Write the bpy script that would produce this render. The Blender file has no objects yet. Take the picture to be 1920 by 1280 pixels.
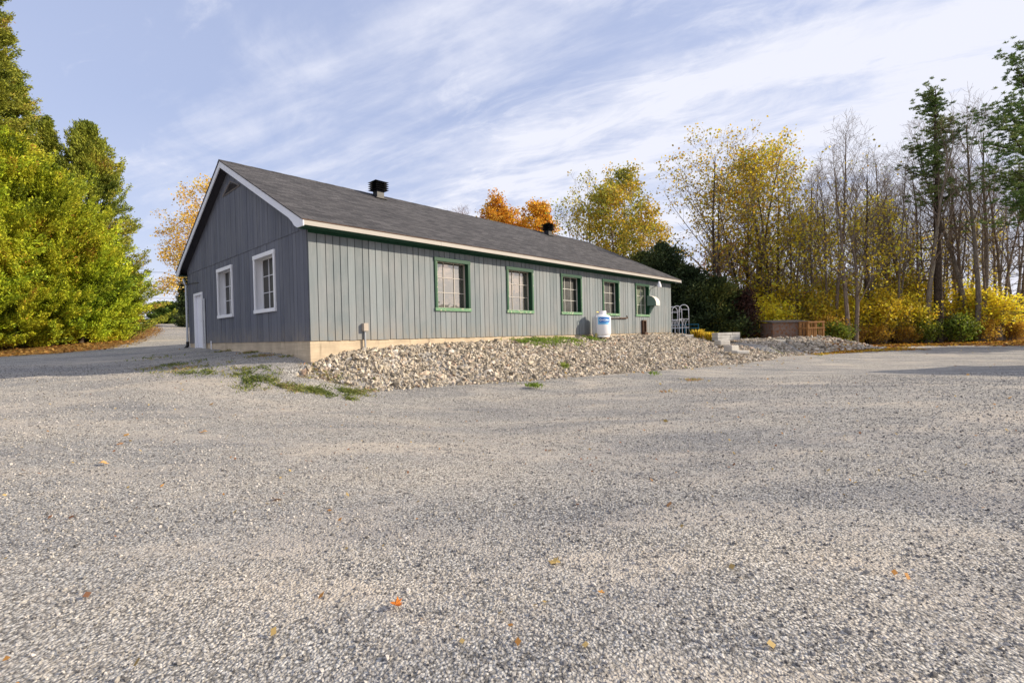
import bpy, math, random
import numpy as np
from math import sin, cos, pi, radians as R, sqrt, atan2
S = bpy.context.scene
COL = S.collection
# ------------------------------------------------------------------ camera, sky, sun, exposure
F, EYE = 894.0, 1.4                       # focal length in photo pixels (1920 wide), eye height
PITCH, ROLL = math.atan(11 / F), R(-1.31)
_a = pi / 2 - PITCH
CM = (np.array([[1, 0, 0], [0, cos(_a), -sin(_a)], [0, sin(_a), cos(_a)]]) @
      np.array([[cos(ROLL), -sin(ROLL), 0], [sin(ROLL), cos(ROLL), 0], [0, 0, 1]]))
cam_d = bpy.data.cameras.new('camera'); cam_d.sensor_width = 36; cam_d.lens = F / 1920 * 36
cam_d.clip_end = 3000; cam_d.clip_start = 0.05
cam = bpy.data.objects.new('camera', cam_d); COL.objects.link(cam); S.camera = cam
from mathutils import Matrix, Vector
cam.matrix_world = Matrix.Translation((0, 0, EYE)) @ Matrix([list(r) for r in CM]).to_4x4()

SUN_EL, SUN_AZ = R(25), R(91)             # sun stands to the right (+x)
W = bpy.data.worlds.new('World'); S.world = W; W.use_nodes = True
nt = W.node_tree; N = nt.nodes; LK = nt.links; N.clear()
def nd(t, **k):
    n = N.new(t)
    for a, v in k.items(): setattr(n, a, v)
    return n
out = nd('ShaderNodeOutputWorld'); bg = nd('ShaderNodeBackground'); LK.new(bg.outputs[0], out.inputs[0])
sky = nd('ShaderNodeTexSky', sky_type='NISHITA', sun_disc=False, sun_elevation=SUN_EL, sun_rotation=SUN_AZ)
sky.air_density = 1.0; sky.dust_density = 1.0; sky.ozone_density = 2.0
tc = nd('ShaderNodeTexCoord'); sep = nd('ShaderNodeSeparateXYZ'); LK.new(tc.outputs['Generated'], sep.inputs[0])
def mth(op, a, b=None, clamp=False):
    m = nd('ShaderNodeMath', operation=op); m.use_clamp = clamp
    for i, v in enumerate((a, b)):
        if v is None: continue
        if isinstance(v, (int, float)): m.inputs[i].default_value = v
        else: LK.new(v, m.inputs[i])
    return m.outputs[0]
zz = mth('ADD', mth('MAXIMUM', sep.outputs[2], 0.0), 0.10)
cx = mth('DIVIDE', sep.outputs[0], zz); cy = mth('DIVIDE', sep.outputs[1], zz)
comb = nd('ShaderNodeCombineXYZ'); LK.new(cx, comb.inputs[0]); LK.new(cy, comb.inputs[1])
def cloud_noise(rot, sx, sy, det, rough, dist, off):
    mp0 = nd('ShaderNodeMapping'); mp0.inputs['Rotation'].default_value = (0, 0, rot)
    mp = nd('ShaderNodeMapping'); mp.inputs['Scale'].default_value = (sx, sy, 1); mp.inputs['Location'].default_value = (off, off * .7, 0)
    LK.new(comb.outputs[0], mp0.inputs[0]); LK.new(mp0.outputs[0], mp.inputs[0])
    n = nd('ShaderNodeTexNoise'); n.inputs['Scale'].default_value = 1; n.inputs['Detail'].default_value = det
    n.inputs['Roughness'].default_value = rough; n.inputs['Distortion'].default_value = dist
    LK.new(mp.outputs[0], n.inputs['Vector']); return n.outputs['Fac']
n1 = cloud_noise(R(28), .55, 2.3, 9, .58, .35, 3.1)       # long streaks
n2 = cloud_noise(R(40), 1.5, 2.6, 8, .62, .5, 7.7)        # wisps
n3 = cloud_noise(R(10), .32, .45, 3, .5, .2, 1.3)         # cover
cov = mth('ADD', mth('MULTIPLY', n1, .85), mth('ADD', mth('MULTIPLY', n2, .5), mth('MULTIPLY', n3, .25)))
cov = mth('ADD', cov, mth('MULTIPLY', sep.outputs[0], .07))
mr = nd('ShaderNodeMapRange'); mr.interpolation_type = 'SMOOTHSTEP'
mr.inputs['From Min'].default_value = .66; mr.inputs['From Max'].default_value = .98
LK.new(cov, mr.inputs['Value'])
n4 = cloud_noise(R(35), 2.6, 5.2, 10, .66, .9, 12.3)      # crisp rippled wisps
n5 = cloud_noise(R(25), .45, .9, 3, .5, .3, 5.2)
wsp = nd('ShaderNodeMapRange'); wsp.interpolation_type = 'SMOOTHSTEP'; wsp.inputs['From Min'].default_value = .97; wsp.inputs['From Max'].default_value = 1.30
LK.new(mth('ADD', n4, mth('ADD', n5, mth('MULTIPLY', sep.outputs[0], .10))), wsp.inputs['Value'])
# low haze whitens towards the horizon
hz = mth('MULTIPLY', mth('POWER', mth('SUBTRACT', 1.0, mth('MAXIMUM', sep.outputs[2], 0.0)), 7.0), .55)
fac = mth('ADD', mth('MULTIPLY', mth('MAXIMUM', mr.outputs[0], hz, True), .85), mth('ADD', mth('MULTIPLY', wsp.outputs[0], .55), mth('MULTIPLY', mth('SUBTRACT', n3, .25), .6)), True)
skm = nd('ShaderNodeMix', data_type='RGBA'); skm.blend_type = 'MULTIPLY'; skm.inputs['Factor'].default_value = 1
LK.new(sky.outputs[0], skm.inputs['A']); skm.inputs['B'].default_value = (1.55, 1.25, 1.12, 1)
base = nd('ShaderNodeMix', data_type='RGBA'); base.inputs['Factor'].default_value = .62
LK.new(skm.outputs['Result'], base.inputs['A']); base.inputs['B'].default_value = (4.0, 4.75, 7.2, 1)   # thin veil over the blue
cl = nd('ShaderNodeMix', data_type='RGBA'); LK.new(fac, cl.inputs['Factor'])
LK.new(base.outputs['Result'], cl.inputs['A']); cl.inputs['B'].default_value = (6.6, 6.75, 7.6, 1)
LK.new(cl.outputs['Result'], bg.inputs['Color']); bg.inputs['Strength'].default_value = .1

sd = bpy.data.lights.new('sun', 'SUN'); sd.energy = 4.6; sd.angle = R(.6); sd.color = (1, .88, .70)
sun = bpy.data.objects.new('sun', sd); COL.objects.link(sun)
sun.rotation_euler = Vector((-cos(SUN_EL) * sin(SUN_AZ), -cos(SUN_EL) * cos(SUN_AZ), -sin(SUN_EL))).to_track_quat('-Z', 'Y').to_euler()
S.view_settings.view_transform = 'Standard'; S.view_settings.look = 'None'
S.view_settings.exposure = 0.42; S.view_settings.gamma = 1
S.cycles.max_bounces = 6; S.cycles.transparent_max_bounces = 8

# ------------------------------------------------------------------ geometry helpers
rng = np.random.default_rng(7)
def ray(px, py): return CM @ np.array([(px - 960) / F, -(py - 640) / F, -1])
def at(px, py, depth):                    # the point at that depth behind a photo pixel
    d = ray(px, py); return np.array([0, 0, EYE]) + d * depth / d[1]
LV = np.array([.684, .7295]); LV /= np.linalg.norm(LV); GV = np.array([-LV[1], LV[0]])
CB = np.array([-4.74, 11.2]); BROT = atan2(LV[1], LV[0])
def tw(t, w, z=0):                        # building frame: t along the long wall, w out from it
    p = CB + LV * t - GV * w; return (p[0], p[1], z)
def to_tw(x, y):
    dx, dy = x - CB[0], y - CB[1]
    return dx * LV[0] + dy * LV[1], -(dx * GV[0] + dy * GV[1])

# terrain: thin-plate spline through spot heights
CTRL = [(0,-6,-.05),(0,0,0),(0,4,0),(6,2,0),(-6,2,.08),(12,3,0),(-12,4,.3),(-3,7,.08),(-7,7.2,.3),(-9,9,.5),
 (-2.9,10.7,.2),(-1,11.4,.2),(1.4,12.7,.2),(3.8,14,.2),(6.7,15.8,.2),(5,10,.1),(10,12,.1),(16,12,.05),(20,20,.12),
 (13,20,.2),(9,17.5,.2),(-4.75,11.1,.86),(-5.2,9.7,.42),(-8.3,14.5,1.1),(-11.4,17.3,1.2),(-10.4,12.3,.74),(-14,15.2,.95),
 (-11.7,10.9,.70),(-15,14,.92),(-17.5,16,.95),(-19,18,1.02),(-21,20.5,1.2),(-20,24,1.5),(-22,30,1.87),(-28,38,2.65),(-32,45,3.25),(-40,52,3.3),
 (-32,20,1.4),(-5,27,1.25),(5,36,1.25),(0,50,1.3),(8,27,1.2),(12,31,.9),(16,31,.4),(20,31,.3),(28,31,.3),(38,31,.3),(20,50,.3),
 (45,45,.2),(40,10,0),(-30,0,.6),(0,15,1.0),(5,20,1.1),(9.5,27,1.2),(11,29,1.1)]
cp = np.array(CTRL, float); _P = cp[:, :2]; _n = len(cp)
def _U(r2): return np.where(r2 > 0, r2 * np.log(np.maximum(r2, 1e-12)) * .5, 0)
_K = _U(((_P[:, None] - _P[None]) ** 2).sum(-1)) + np.eye(_n) * .6
_Q = np.c_[np.ones(_n), _P]
_A = np.block([[_K, _Q], [_Q.T, np.zeros((3, 3))]])
_s = np.linalg.solve(_A, np.r_[cp[:, 2], 0, 0, 0])
TOE_T = [-.5, 0, 1.1, 2.7, 4.4, 7, 10, 13.5, 17, 20, 23]
TOE_W = [.5, .7, 1.3, 1.75, 2.6, 3.4, 4.3, 5.3, 5.6, 5.2, 3.5]
def terr(x, y):
    x = np.atleast_1d(np.asarray(x, float)); y = np.atleast_1d(np.asarray(y, float))
    xs = np.clip(x, -40, 42); ys = np.clip(y, -6, 52)
    z = np.zeros(x.shape)
    for k in range(_n): z += _s[k] * _U((xs - _P[k, 0]) ** 2 + (ys - _P[k, 1]) ** 2)
    z += _s[_n] + _s[_n + 1] * xs + _s[_n + 2] * ys
    t = (x - CB[0]) * LV[0] + (y - CB[1]) * LV[1]; w = -((x - CB[0]) * GV[0] + (y - CB[1]) * GV[1])
    Wt = np.interp(t, TOE_T + [26, 30], TOE_W + [3.0, 2.0])
    c1 = .16 + .02 * np.maximum(w - Wt, 0) + np.maximum(.9 - t, 0) * .32 + np.maximum(-.6 - t, 0) * .3 + np.maximum(Wt - w, 0) * np.where(t > 20, .7, 0) + np.where((w < .02) & (t < 20), 9, 0)
    z = np.minimum(z, c1)
    b, _ = bank(x, y)
    return np.maximum(z, b)
def sm(a): a = np.clip(a, 0, 1); return a * a * (3 - 2 * a)
def bank(x, y):
    """height of the two rubble banks; second value 1 / 2 says which one"""
    t = (x - CB[0]) * LV[0] + (y - CB[1]) * LV[1]; w = -((x - CB[0]) * GV[0] + (y - CB[1]) * GV[1])
    top = np.interp(t, [-.5, 0, .9, 2.3, 4.5, 7, 10, 19, 20.5, 22, 24], [.5, .86, 1.12, 1.18, 1.2, 1.22, 1.24, 1.28, 1.22, .95, .3])
    Wt = np.interp(t, TOE_T, TOE_W)
    q = np.clip(w / Wt, 0, 1.3)
    z1 = top + (.14 - top) * (.45 * q + .55 * sm(q))
    ok1 = (t > -.6) & (t < 24) & (w > -.3) & (w < Wt * 1.3)
    # second bank: crest from a to b
    a = np.array([11.6, 25.2]); c = np.array([18.6, 27.6]); d = c - a; ln = np.linalg.norm(d); d = d / ln; m = np.array([d[1], -d[0]])
    s = (x - a[0]) * d[0] + (y - a[1]) * d[1]; v = (x - a[0]) * m[0] + (y - a[1]) * m[1]
    crest = .88 * sm((s + 3.8) / 1.6) * sm((ln + 2.2 - s) / 3.5)
    z2 = .12 + (crest - .12) * np.where(v > 0, sm(1 - v / 4.0), sm(1 + v / 3.0))
    ok2 = (s > -3.7) & (s < ln + 2) & (v < 4.2) & (v > -3) & (crest > .15)
    out_ = np.full(np.shape(x), -9.0); out_ = np.where(ok1, z1, out_); out_ = np.where(ok2, np.maximum(out_, z2), out_)
    return out_, np.where(ok1, 1, 0) + np.where(ok2 & ~ok1, 2, 0)
def gz(x, y): return float(terr(x, y)[0])
def gp(px, py):                           # where a photo pixel's ray meets the ground
    d = ray(px, py); k = 1.0
    for i in range(4000):
        p = d * k
        if p[2] + EYE < gz(p[0], p[1]): break
        k += .02 + k * .002
    return p[0], p[1], gz(p[0], p[1])
def onground(px, depth):
    p = at(px, 620, depth); return p[0], p[1], gz(p[0], p[1])

def props(o, label=None, cat=None, group=None, kind=None):
    if label: o['label'] = label
    if cat: o['category'] = cat
    if group: o['group'] = group
    if kind: o['kind'] = kind
    return o
def empty(name, loc, rz=0, **k):
    o = bpy.data.objects.new(name, None); COL.objects.link(o); o.location = [float(v) for v in loc]; o.rotation_euler = (0, 0, rz)
    o.empty_display_size = .2
    return props(o, **k)
def copy_tree(o, parent=None):
    c = o.copy(); COL.objects.link(c); c.parent = parent
    for ch in o.children: copy_tree(ch, c)
    return c
def np_obj(name, V, Fa, mat, parent=None, col=None, tone=None, smooth=False, **k):
    V = np.asarray(V, np.float32); Fa = np.asarray(Fa, np.int32)
    me = bpy.data.meshes.new(name); me.vertices.add(len(V)); me.vertices.foreach_set('co', V.ravel())
    nf, kk = Fa.shape
    me.loops.add(nf * kk); me.loops.foreach_set('vertex_index', Fa.ravel())
    me.polygons.add(nf); me.polygons.foreach_set('loop_start', np.arange(0, nf * kk, kk, dtype=np.int32))
    me.update(calc_edges=True)
    if smooth: me.polygons.foreach_set('use_smooth', np.ones(nf, bool))
    if col is not None:
        a = me.attributes.new('col', 'FLOAT_COLOR', 'FACE' if len(col) == nf else 'POINT')
        a.data.foreach_set('color', np.c_[col, np.ones(len(col))].astype(np.float32).ravel())
    if tone is not None:
        a = me.attributes.new('tone', 'FLOAT', 'FACE' if len(tone) == nf else 'POINT'); a.data.foreach_set('value', np.asarray(tone, np.float32))
    me.materials.append(mat)
    o = bpy.data.objects.new(name, me); COL.objects.link(o); o.parent = parent
    return props(o, **k)
class MB:
    """collects shapes into one mesh"""
    def __init__(s): s.v = []; s.f = []; s.t = []; s.cur = .5
    def add(s, vs, fs):
        b = len(s.v); s.v += [tuple(map(float, q)) for q in vs]; s.f += [tuple(i + b for i in q) for q in fs]; s.t += [s.cur] * len(fs)
    def box(s, x0, x1, y0, y1, z0, z1, tone=None):
        if tone is not None: s.cur = tone
        s.add([(x0,y0,z0),(x1,y0,z0),(x1,y1,z0),(x0,y1,z0),(x0,y0,z1),(x1,y0,z1),(x1,y1,z1),(x0,y1,z1)],
              [(0,3,2,1),(4,5,6,7),(0,1,5,4),(1,2,6,5),(2,3,7,6),(3,0,4,7)])
    def prism(s, poly, fn):
        """poly: 2D outline; fn(u, v, k) -> 3D point for k = 0 or 1"""
        n = len(poly); vs = [fn(u, v, 0) for u, v in poly] + [fn(u, v, 1) for u, v in poly]
        s.add(vs, [tuple(range(n)), tuple(range(2 * n - 1, n - 1, -1))] + [(i, i + n, (i + 1) % n + n, (i + 1) % n) for i in range(n)])
    def tube(s, pts, r, n=8, cap=True):
        pts = [np.array(p, float) for p in pts]; m = len(pts); rr = r if hasattr(r, '__len__') else [r] * m
        vs = []
        up = np.array([0, 0, 1.])
        d0 = pts[-1] - pts[0]; d0 /= np.linalg.norm(d0) + 1e-9
        if abs(d0[2]) > .8: up = np.array([1., 0, 0])
        for i, p in enumerate(pts):
            d = pts[min(i + 1, m - 1)] - pts[max(i - 1, 0)]; d /= np.linalg.norm(d) + 1e-9
            u = np.cross(d, up); u /= np.linalg.norm(u) + 1e-9; v = np.cross(u, d)
            vs += [p + rr[i] * (cos(2*pi*k/n) * u + sin(2*pi*k/n) * v) for k in range(n)]
        fs = [(i*n+k, i*n+(k+1)%n, (i+1)*n+(k+1)%n, (i+1)*n+k) for i in range(m-1) for k in range(n)]
        if cap: fs += [tuple(range(n-1, -1, -1)), tuple(range((m-1)*n, m*n))]
        s.add(vs, fs)
    def lathe(s, c, prof, n=32):
        vs = [(c[0] + r*cos(2*pi*k/n), c[1] + r*sin(2*pi*k/n), c[2] + z) for r, z in prof for k in range(n)]
        m = len(prof)
        s.add(vs, [(i*n+k, i*n+(k+1)%n, (i+1)*n+(k+1)%n, (i+1)*n+k) for i in range(m-1) for k in range(n)] +
              [tuple(range(n-1, -1, -1)), tuple(range((m-1)*n, m*n))])
    def build(s, name, mat, parent=None, dz=0, smooth=False, bevel=0, **k):
        me = bpy.data.meshes.new(name); me.from_pydata([(x, y, z - dz) for x, y, z in s.v], [], s.f)
        a = me.attributes.new('tone', 'FLOAT', 'FACE'); a.data.foreach_set('value', np.array(s.t, np.float32))
        me.materials.append(mat); me.update()
        if smooth: me.polygons.foreach_set('use_smooth', [True] * len(me.polygons)); 
        o = bpy.data.objects.new(name, me); COL.objects.link(o); o.parent = parent
        if smooth:
            m_ = o.modifiers.new('edges', 'EDGE_SPLIT'); m_.split_angle = R(38)
        if bevel:
            b_ = o.modifiers.new('bevel', 'BEVEL'); b_.width = bevel; b_.segments = 2; b_.limit_method = 'ANGLE'
        return props(o, **k)

# ------------------------------------------------------------------ materials
class MT:
    def __init__(s, name):
        s.m = bpy.data.materials.new(name); s.m.use_nodes = True; s.nt = s.m.node_tree
        s.b = s.nt.nodes['Principled BSDF']; s.out = s.nt.nodes['Material Output']
        s.tc = s.n('ShaderNodeTexCoord')
    def n(s, t, **k):
        x = s.nt.nodes.new(t)
        for a, v in k.items():
            if a in x.inputs: x.inputs[a].default_value = v
            else: setattr(x, a, v)
        return x
    def l(s, a, b): s.nt.links.new(a, b)
    def vec(s, scale=(1,1,1), src='Object', rot=0):
        m = s.n('ShaderNodeMapping'); m.inputs['Scale'].default_value = scale; m.inputs['Rotation'].default_value = (0, 0, rot)
        s.l(s.tc.outputs[src], m.inputs[0]); return m.outputs[0]
    def geo(s, scale=(1,1,1), rot=0):
        g = s.n('ShaderNodeNewGeometry'); m = s.n('ShaderNodeMapping'); m.inputs['Scale'].default_value = scale; m.inputs['Rotation'].default_value = (0, 0, rot)
        s.l(g.outputs['Position'], m.inputs[0]); return m.outputs[0]
    def noise(s, v, sc, det=5, rough=.55, dist=0):
        x = s.n('ShaderNodeTexNoise', Scale=sc, Detail=det, Roughness=rough, Distortion=dist); s.l(v, x.inputs['Vector']); return x.outputs['Fac']
    def ramp(s, f, stops, interp='LINEAR'):
        r = s.n('ShaderNodeValToRGB'); r.color_ramp.interpolation = interp; e = r.color_ramp.elements
        while len(e) < len(stops): e.new(.5)
        for i, (p, c) in enumerate(stops):
            e[i].position = p; e[i].color = (*c, 1) if hasattr(c, '__len__') else (c, c, c, 1)
        s.l(f, r.inputs[0]); return r.outputs[0]
    def mix(s, f, a, b, mode='MIX'):
        m = s.n('ShaderNodeMix', data_type='RGBA'); m.blend_type = mode
        for k, v in (('Factor', f), ('A', a), ('B', b)):
            if isinstance(v, (int, float)) and k == 'Factor': m.inputs[k].default_value = v
            elif isinstance(v, tuple): m.inputs[k].default_value = (*v, 1)
            else: s.l(v, m.inputs[k])
        return m.outputs['Result']
    def math(s, op, a, b=None, clamp=False):
        m = s.n('ShaderNodeMath', operation=op); m.use_clamp = clamp
        for i, v in enumerate((a, b)):
            if v is None: continue
            if isinstance(v, (int, float)): m.inputs[i].default_value = v
            else: s.l(v, m.inputs[i])
        return m.outputs[0]
    def attr(s, name, typ='GEOMETRY', o='Fac'):
        a = s.n('ShaderNodeAttribute', attribute_name=name); a.attribute_type = typ; return a.outputs[o]
    def bump(s, h, strength=.5, dist=.01):
        b = s.n('ShaderNodeBump'); b.inputs['Strength'].default_value = strength; b.inputs['Distance'].default_value = dist
        s.l(h, b.inputs['Height']); s.l(b.outputs[0], s.b.inputs['Normal'])
    def fin(s, col, rough=.8, metal=0, spec=.3):
        if isinstance(col, tuple): s.b.inputs['Base Color'].default_value = (*col, 1)
        else: s.l(col, s.b.inputs['Base Color'])
        s.b.inputs['Roughness'].default_value = rough; s.b.inputs['Metallic'].default_value = metal
        s.b.inputs['Specular IOR Level'].default_value = spec; return s.m

def worn(name, col, rough=.6, var=.18, sc=3, fine=40, bump=.15, metal=0, col2=None, thr=.62):
    """painted / weathered surface: mottled, with optional worn patches of col2"""
    m = MT(name); v = m.vec()
    a = m.noise(v, sc, 6); b = m.noise(v, fine, 4)
    k = m.math('ADD', m.math('MULTIPLY', a, var * 2), m.math('ADD', m.math('MULTIPLY', b, var), 1 - var * 1.5))
    g = m.n('ShaderNodeCombineColor')
    for i in range(3): m.l(k, g.inputs[i])
    c = m.mix(1.0, col, g.outputs[0], 'MULTIPLY')
    if col2:
        p = m.noise(v, sc * 3.1, 8, .7); f = m.ramp(p, [(thr, 0.), (thr + .06, 1.)])
        c = m.mix(f, c, col2)
    m.bump(b, bump, .004)
    return m.fin(c, rough, metal)

def mat_ground():
    m = MT('gravel'); v = m.geo(); g2 = m.geo((1, 1, .0))
    def vor(sc, rnd=1):
        x = m.n('ShaderNodeTexVoronoi', Scale=sc, Randomness=rnd); m.l(g2, x.inputs['Vector'])
        return x
    a = vor(58); b = vor(100); c3 = vor(20)
    sa = m.n('ShaderNodeSeparateColor'); m.l(a.outputs['Color'], sa.inputs[0])
    sb = m.n('ShaderNodeSeparateColor'); m.l(b.outputs['Color'], sb.inputs[0])
    STON = [(0, (.13,.122,.115)), (.14, (.28,.263,.245)), (.38, (.38,.357,.325)), (.62, (.47,.443,.40)), (.82, (.56,.53,.48)), (1, (.72,.69,.63))]
    ca = m.ramp(sa.outputs[0], STON); cb_ = m.ramp(sb.outputs[1], STON)
    big = m.noise(v, .35, 5, .6, .4); mid = m.noise(v, 1.7, 5, .6); fine = m.noise(v, 9, 4)
    coarse = m.ramp(m.math('ADD', m.math('MULTIPLY', big, .5), m.math('MULTIPLY', mid, .5)), [(.44, 0.), (.58, 1.)])
    stone = m.mix(coarse, cb_, ca)
    gap = m.ramp(a.outputs['Distance'], [(.0, 1.), (.40, 1.), (.72, .28)])
    stone = m.mix(.8, stone, gap, 'MULTIPLY')
    # trodden fines: tan-grey dirt between and over the stones
    finecol = m.mix(m.noise(v, 60, 3), (.42,.37,.31), (.53,.475,.41))
    dirt = m.noise(m.geo((.55, 1.5, 1), R(18)), .75, 6, .62, .6)
    df = m.ramp(m.math('ADD', dirt, m.math('MULTIPLY', m.math('SUBTRACT', fine, .5), .35)), [(.49, 0.), (.70, .85)])
    c = m.mix(df, stone, finecol)
    # faint wheel tracks sweeping round the lot: paler and darker arcs
    gg = m.n('ShaderNodeNewGeometry'); sp = m.n('ShaderNodeSeparateXYZ'); m.l(gg.outputs['Position'], sp.inputs[0])
    dx = m.math('SUBTRACT', sp.outputs[0], 1.0); dy = m.math('SUBTRACT', sp.outputs[1], -14.0)
    rr = m.math('SQRT', m.math('ADD', m.math('MULTIPLY', dx, dx), m.math('MULTIPLY', m.math('MULTIPLY', dy, dy), .8)))
    rr = m.math('ADD', rr, m.math('MULTIPLY', m.noise(v, .25, 3), 1.8))
    an = m.math('ARCTAN2', dx, dy); cv = m.n('ShaderNodeCombineXYZ'); m.l(m.math('MULTIPLY', rr, 1.15), cv.inputs[0]); m.l(m.math('MULTIPLY', an, 5.0), cv.inputs[1])
    wv = m.noise(cv.outputs[0], 1.0, 5, .6)
    tr = m.ramp(wv, [(.34, (.72,.745,.80)), (.5, (1.02,1.02,1.02)), (.66, (1.18,1.14,1.08))])
    c = m.mix(1.0, c, tr, 'MULTIPLY')
    # leaf mould under the trees and dry verge (vertex attribute)
    lit = m.attr('litter'); lf = m.ramp(m.math('ADD', lit, m.math('MULTIPLY', m.math('SUBTRACT', mid, .5), .9)), [(.42, 0.), (.6, 1.)])
    lc = m.mix(m.ramp(fine, [(.4, 0.), (.62, 1.)]), (.17,.085,.028), (.36,.20,.06))
    lc = m.mix(m.ramp(m.noise(v, 28, 4), [(.45, 0.), (.6, .8)]), lc, (.13,.075,.03))
    c = m.mix(lf, c, lc)
    h = m.math('ADD', m.math('MULTIPLY', a.outputs['Distance'], -1.0), m.math('MULTIPLY', b.outputs['Distance'], -.5))
    m.bump(h, .75, .012)
    return m.fin(c, .95, 0, .15)
def mat_stone(name, stops, typ='INSTANCER', rough=.9):
    m = MT(name); t = m.attr('tone', typ); v = m.vec()
    c = m.ramp(t, stops); n_ = m.noise(v, 2.2, 6, .6); c = m.mix(.45, c, m.ramp(n_, [(.3, .55), (.7, 1.25)]), 'MULTIPLY')
    m.bump(m.noise(v, 6, 5), .35, .05)
    return m.fin(c, rough, 0, .2)
def mat_siding(name, c1, c2, c3):
    m = MT(name); t = m.attr('tone'); v = m.vec()
    c = m.mix(m.ramp(t, [(0, 0.), (1, 1.)]), c1, c2)
    st = m.noise(m.vec((1, 1, .06)), 26, 5, .6); bl = m.noise(m.vec((1.6, 1.6, .8)), .9, 6, .62)
    c = m.mix(m.ramp(bl, [(.42, 0.), (.66, .75)]), c, c3)
    c = m.mix(.5, c, m.ramp(st, [(.3, .82), (.7, 1.12)]), 'MULTIPLY')
    chip = m.noise(m.vec((1, 1, .3)), 14, 8, .75); c = m.mix(m.ramp(chip, [(.70, 0.), (.74, .8)]), c, (.42,.42,.39))
    sp = m.n('ShaderNodeSeparateXYZ'); m.l(m.tc.outputs['Object'], sp.inputs[0])
    lo = m.math('SUBTRACT', 1.0, m.math('DIVIDE', m.math('SUBTRACT', sp.outputs[2], .5), .5), True)
    dn = m.math('MULTIPLY', lo, m.ramp(m.noise(m.vec((1, 1, .5)), 5, 7, .7), [(.35, 0.), (.7, 1.)]))
    c = m.mix(m.math('MULTIPLY', dn, .75, True), c, (.30,.25,.19))
    m.bump(st, .22, .004)
    return m.fin(c, .72, 0, .25)
def mat_shingle():
    m = MT('asphalt_shingles'); v = m.vec((1, 1.122, 0))
    br = m.n('ShaderNodeTexBrick', Scale=1.0); br.inputs['Brick Width'].default_value = .33; br.inputs['Row Height'].default_value = .145
    br.inputs['Mortar Size'].default_value = .007; br.inputs['Mortar Smooth'].default_value = .3; br.inputs['Bias'].default_value = 0
    br.inputs['Color1'].default_value = (.050,.048,.050,1); br.inputs['Color2'].default_value = (.105,.099,.100,1); br.inputs['Mortar'].default_value = (.018,.017,.018,1)
    m.l(v, br.inputs['Vector'])
    gr = m.noise(m.vec(), 130, 3); lg = m.noise(m.vec((.4, 1.2, 1)), 1.3, 5); md = m.noise(m.vec((1, 3, 1)), 5, 4)
    c = m.mix(.7, br.outputs['Color'], m.ramp(gr, [(.3, .6), (.7, 1.35)]), 'MULTIPLY')
    c = m.mix(.7, c, m.ramp(lg, [(.3, .8), (.7, 1.15)]), 'MULTIPLY')
    c = m.mix(.6, c, m.ramp(md, [(.3, .8), (.7, 1.2)]), 'MULTIPLY')
    m.bump(br.outputs['Fac'], -.6, .012)
    return m.fin(c, .92, 0, .2)
def mat_concrete(name, c1, c2):
    m = MT(name); v = m.vec()
    c = m.mix(m.ramp(m.noise(v, 2.2, 7, .65), [(.35, 0.), (.65, 1.)]), c1, c2)
    ln = m.noise(m.vec((.25, .25, 5)), 3.5, 4); c = m.mix(.55, c, m.ramp(ln, [(.35, .76), (.6, 1.08)]), 'MULTIPLY')
    st = m.noise(m.vec((3, 3, .4)), 2.2, 5); c = m.mix(m.ramp(st, [(.60, 0.), (.75, .5)]), c, (.16,.12,.085))
    m.bump(m.noise(v, 30, 5), .3, .006)
    return m.fin(c, .9, 0, .2)
def mat_leaf(name, trans=.35, rough=.6):
    m = MT(name); c = m.attr('col', 'GEOMETRY', 'Color')
    oi = m.n('ShaderNodeObjectInfo'); hs = m.n('ShaderNodeHueSaturation'); m.l(c, hs.inputs['Color'])
    m.l(m.math('ADD', m.math('MULTIPLY', oi.outputs['Random'], .02), .49), hs.inputs['Hue'])
    m.l(m.math('ADD', m.math('MULTIPLY', oi.outputs['Random'], .3), .85), hs.inputs['Value'])
    m.b.inputs['Roughness'].default_value = rough; m.b.inputs['Specular IOR Level'].default_value = .25
    m.l(hs.outputs[0], m.b.inputs['Base Color'])
    tr = m.n('ShaderNodeBsdfTranslucent'); m.l(hs.outputs[0], tr.inputs['Color'])
    mx = m.n('ShaderNodeMixShader'); mx.inputs[0].default_value = trans
    m.l(m.b.outputs[0], mx.inputs[1]); m.l(tr.outputs[0], mx.inputs[2]); m.l(mx.outputs[0], m.out.inputs[0]); return m.m
def mat_bark(name, c1, c2):
    m = MT(name); v = m.vec((1, 1, .25)); a = m.noise(v, 22, 5, .65)
    c = m.mix(m.ramp(a, [(.35, 0.), (.65, 1.)]), c1, c2); c = m.mix(.5, c, m.ramp(m.noise(m.vec(), 1.2, 4), [(.3, .7), (.7, 1.3)]), 'MULTIPLY')
    m.bump(a, .6, .02); return m.fin(c, .95, 0, .1)
def mat_glass(name, dark, refl=.5, wav=.05):
    m = MT(name); v = m.vec(); m.b.inputs['Base Color'].default_value = (*dark, 1); m.b.inputs['Roughness'].default_value = .5
    g = m.n('ShaderNodeBsdfGlossy'); g.inputs['Roughness'].default_value = .015; g.inputs['Color'].default_value = (.86,.80,.70,1)
    b = m.n('ShaderNodeBump'); b.inputs['Strength'].default_value = wav; b.inputs['Distance'].default_value = .05
    m.l(m.noise(v, 2.3, 2), b.inputs['Height']); m.l(b.outputs[0], g.inputs['Normal'])
    mx = m.n('ShaderNodeMixShader'); mx.inputs[0].default_value = refl
    m.l(m.b.outputs[0], mx.inputs[1]); m.l(g.outputs[0], mx.inputs[2]); m.l(mx.outputs[0], m.out.inputs[0]); return m.m

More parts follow.
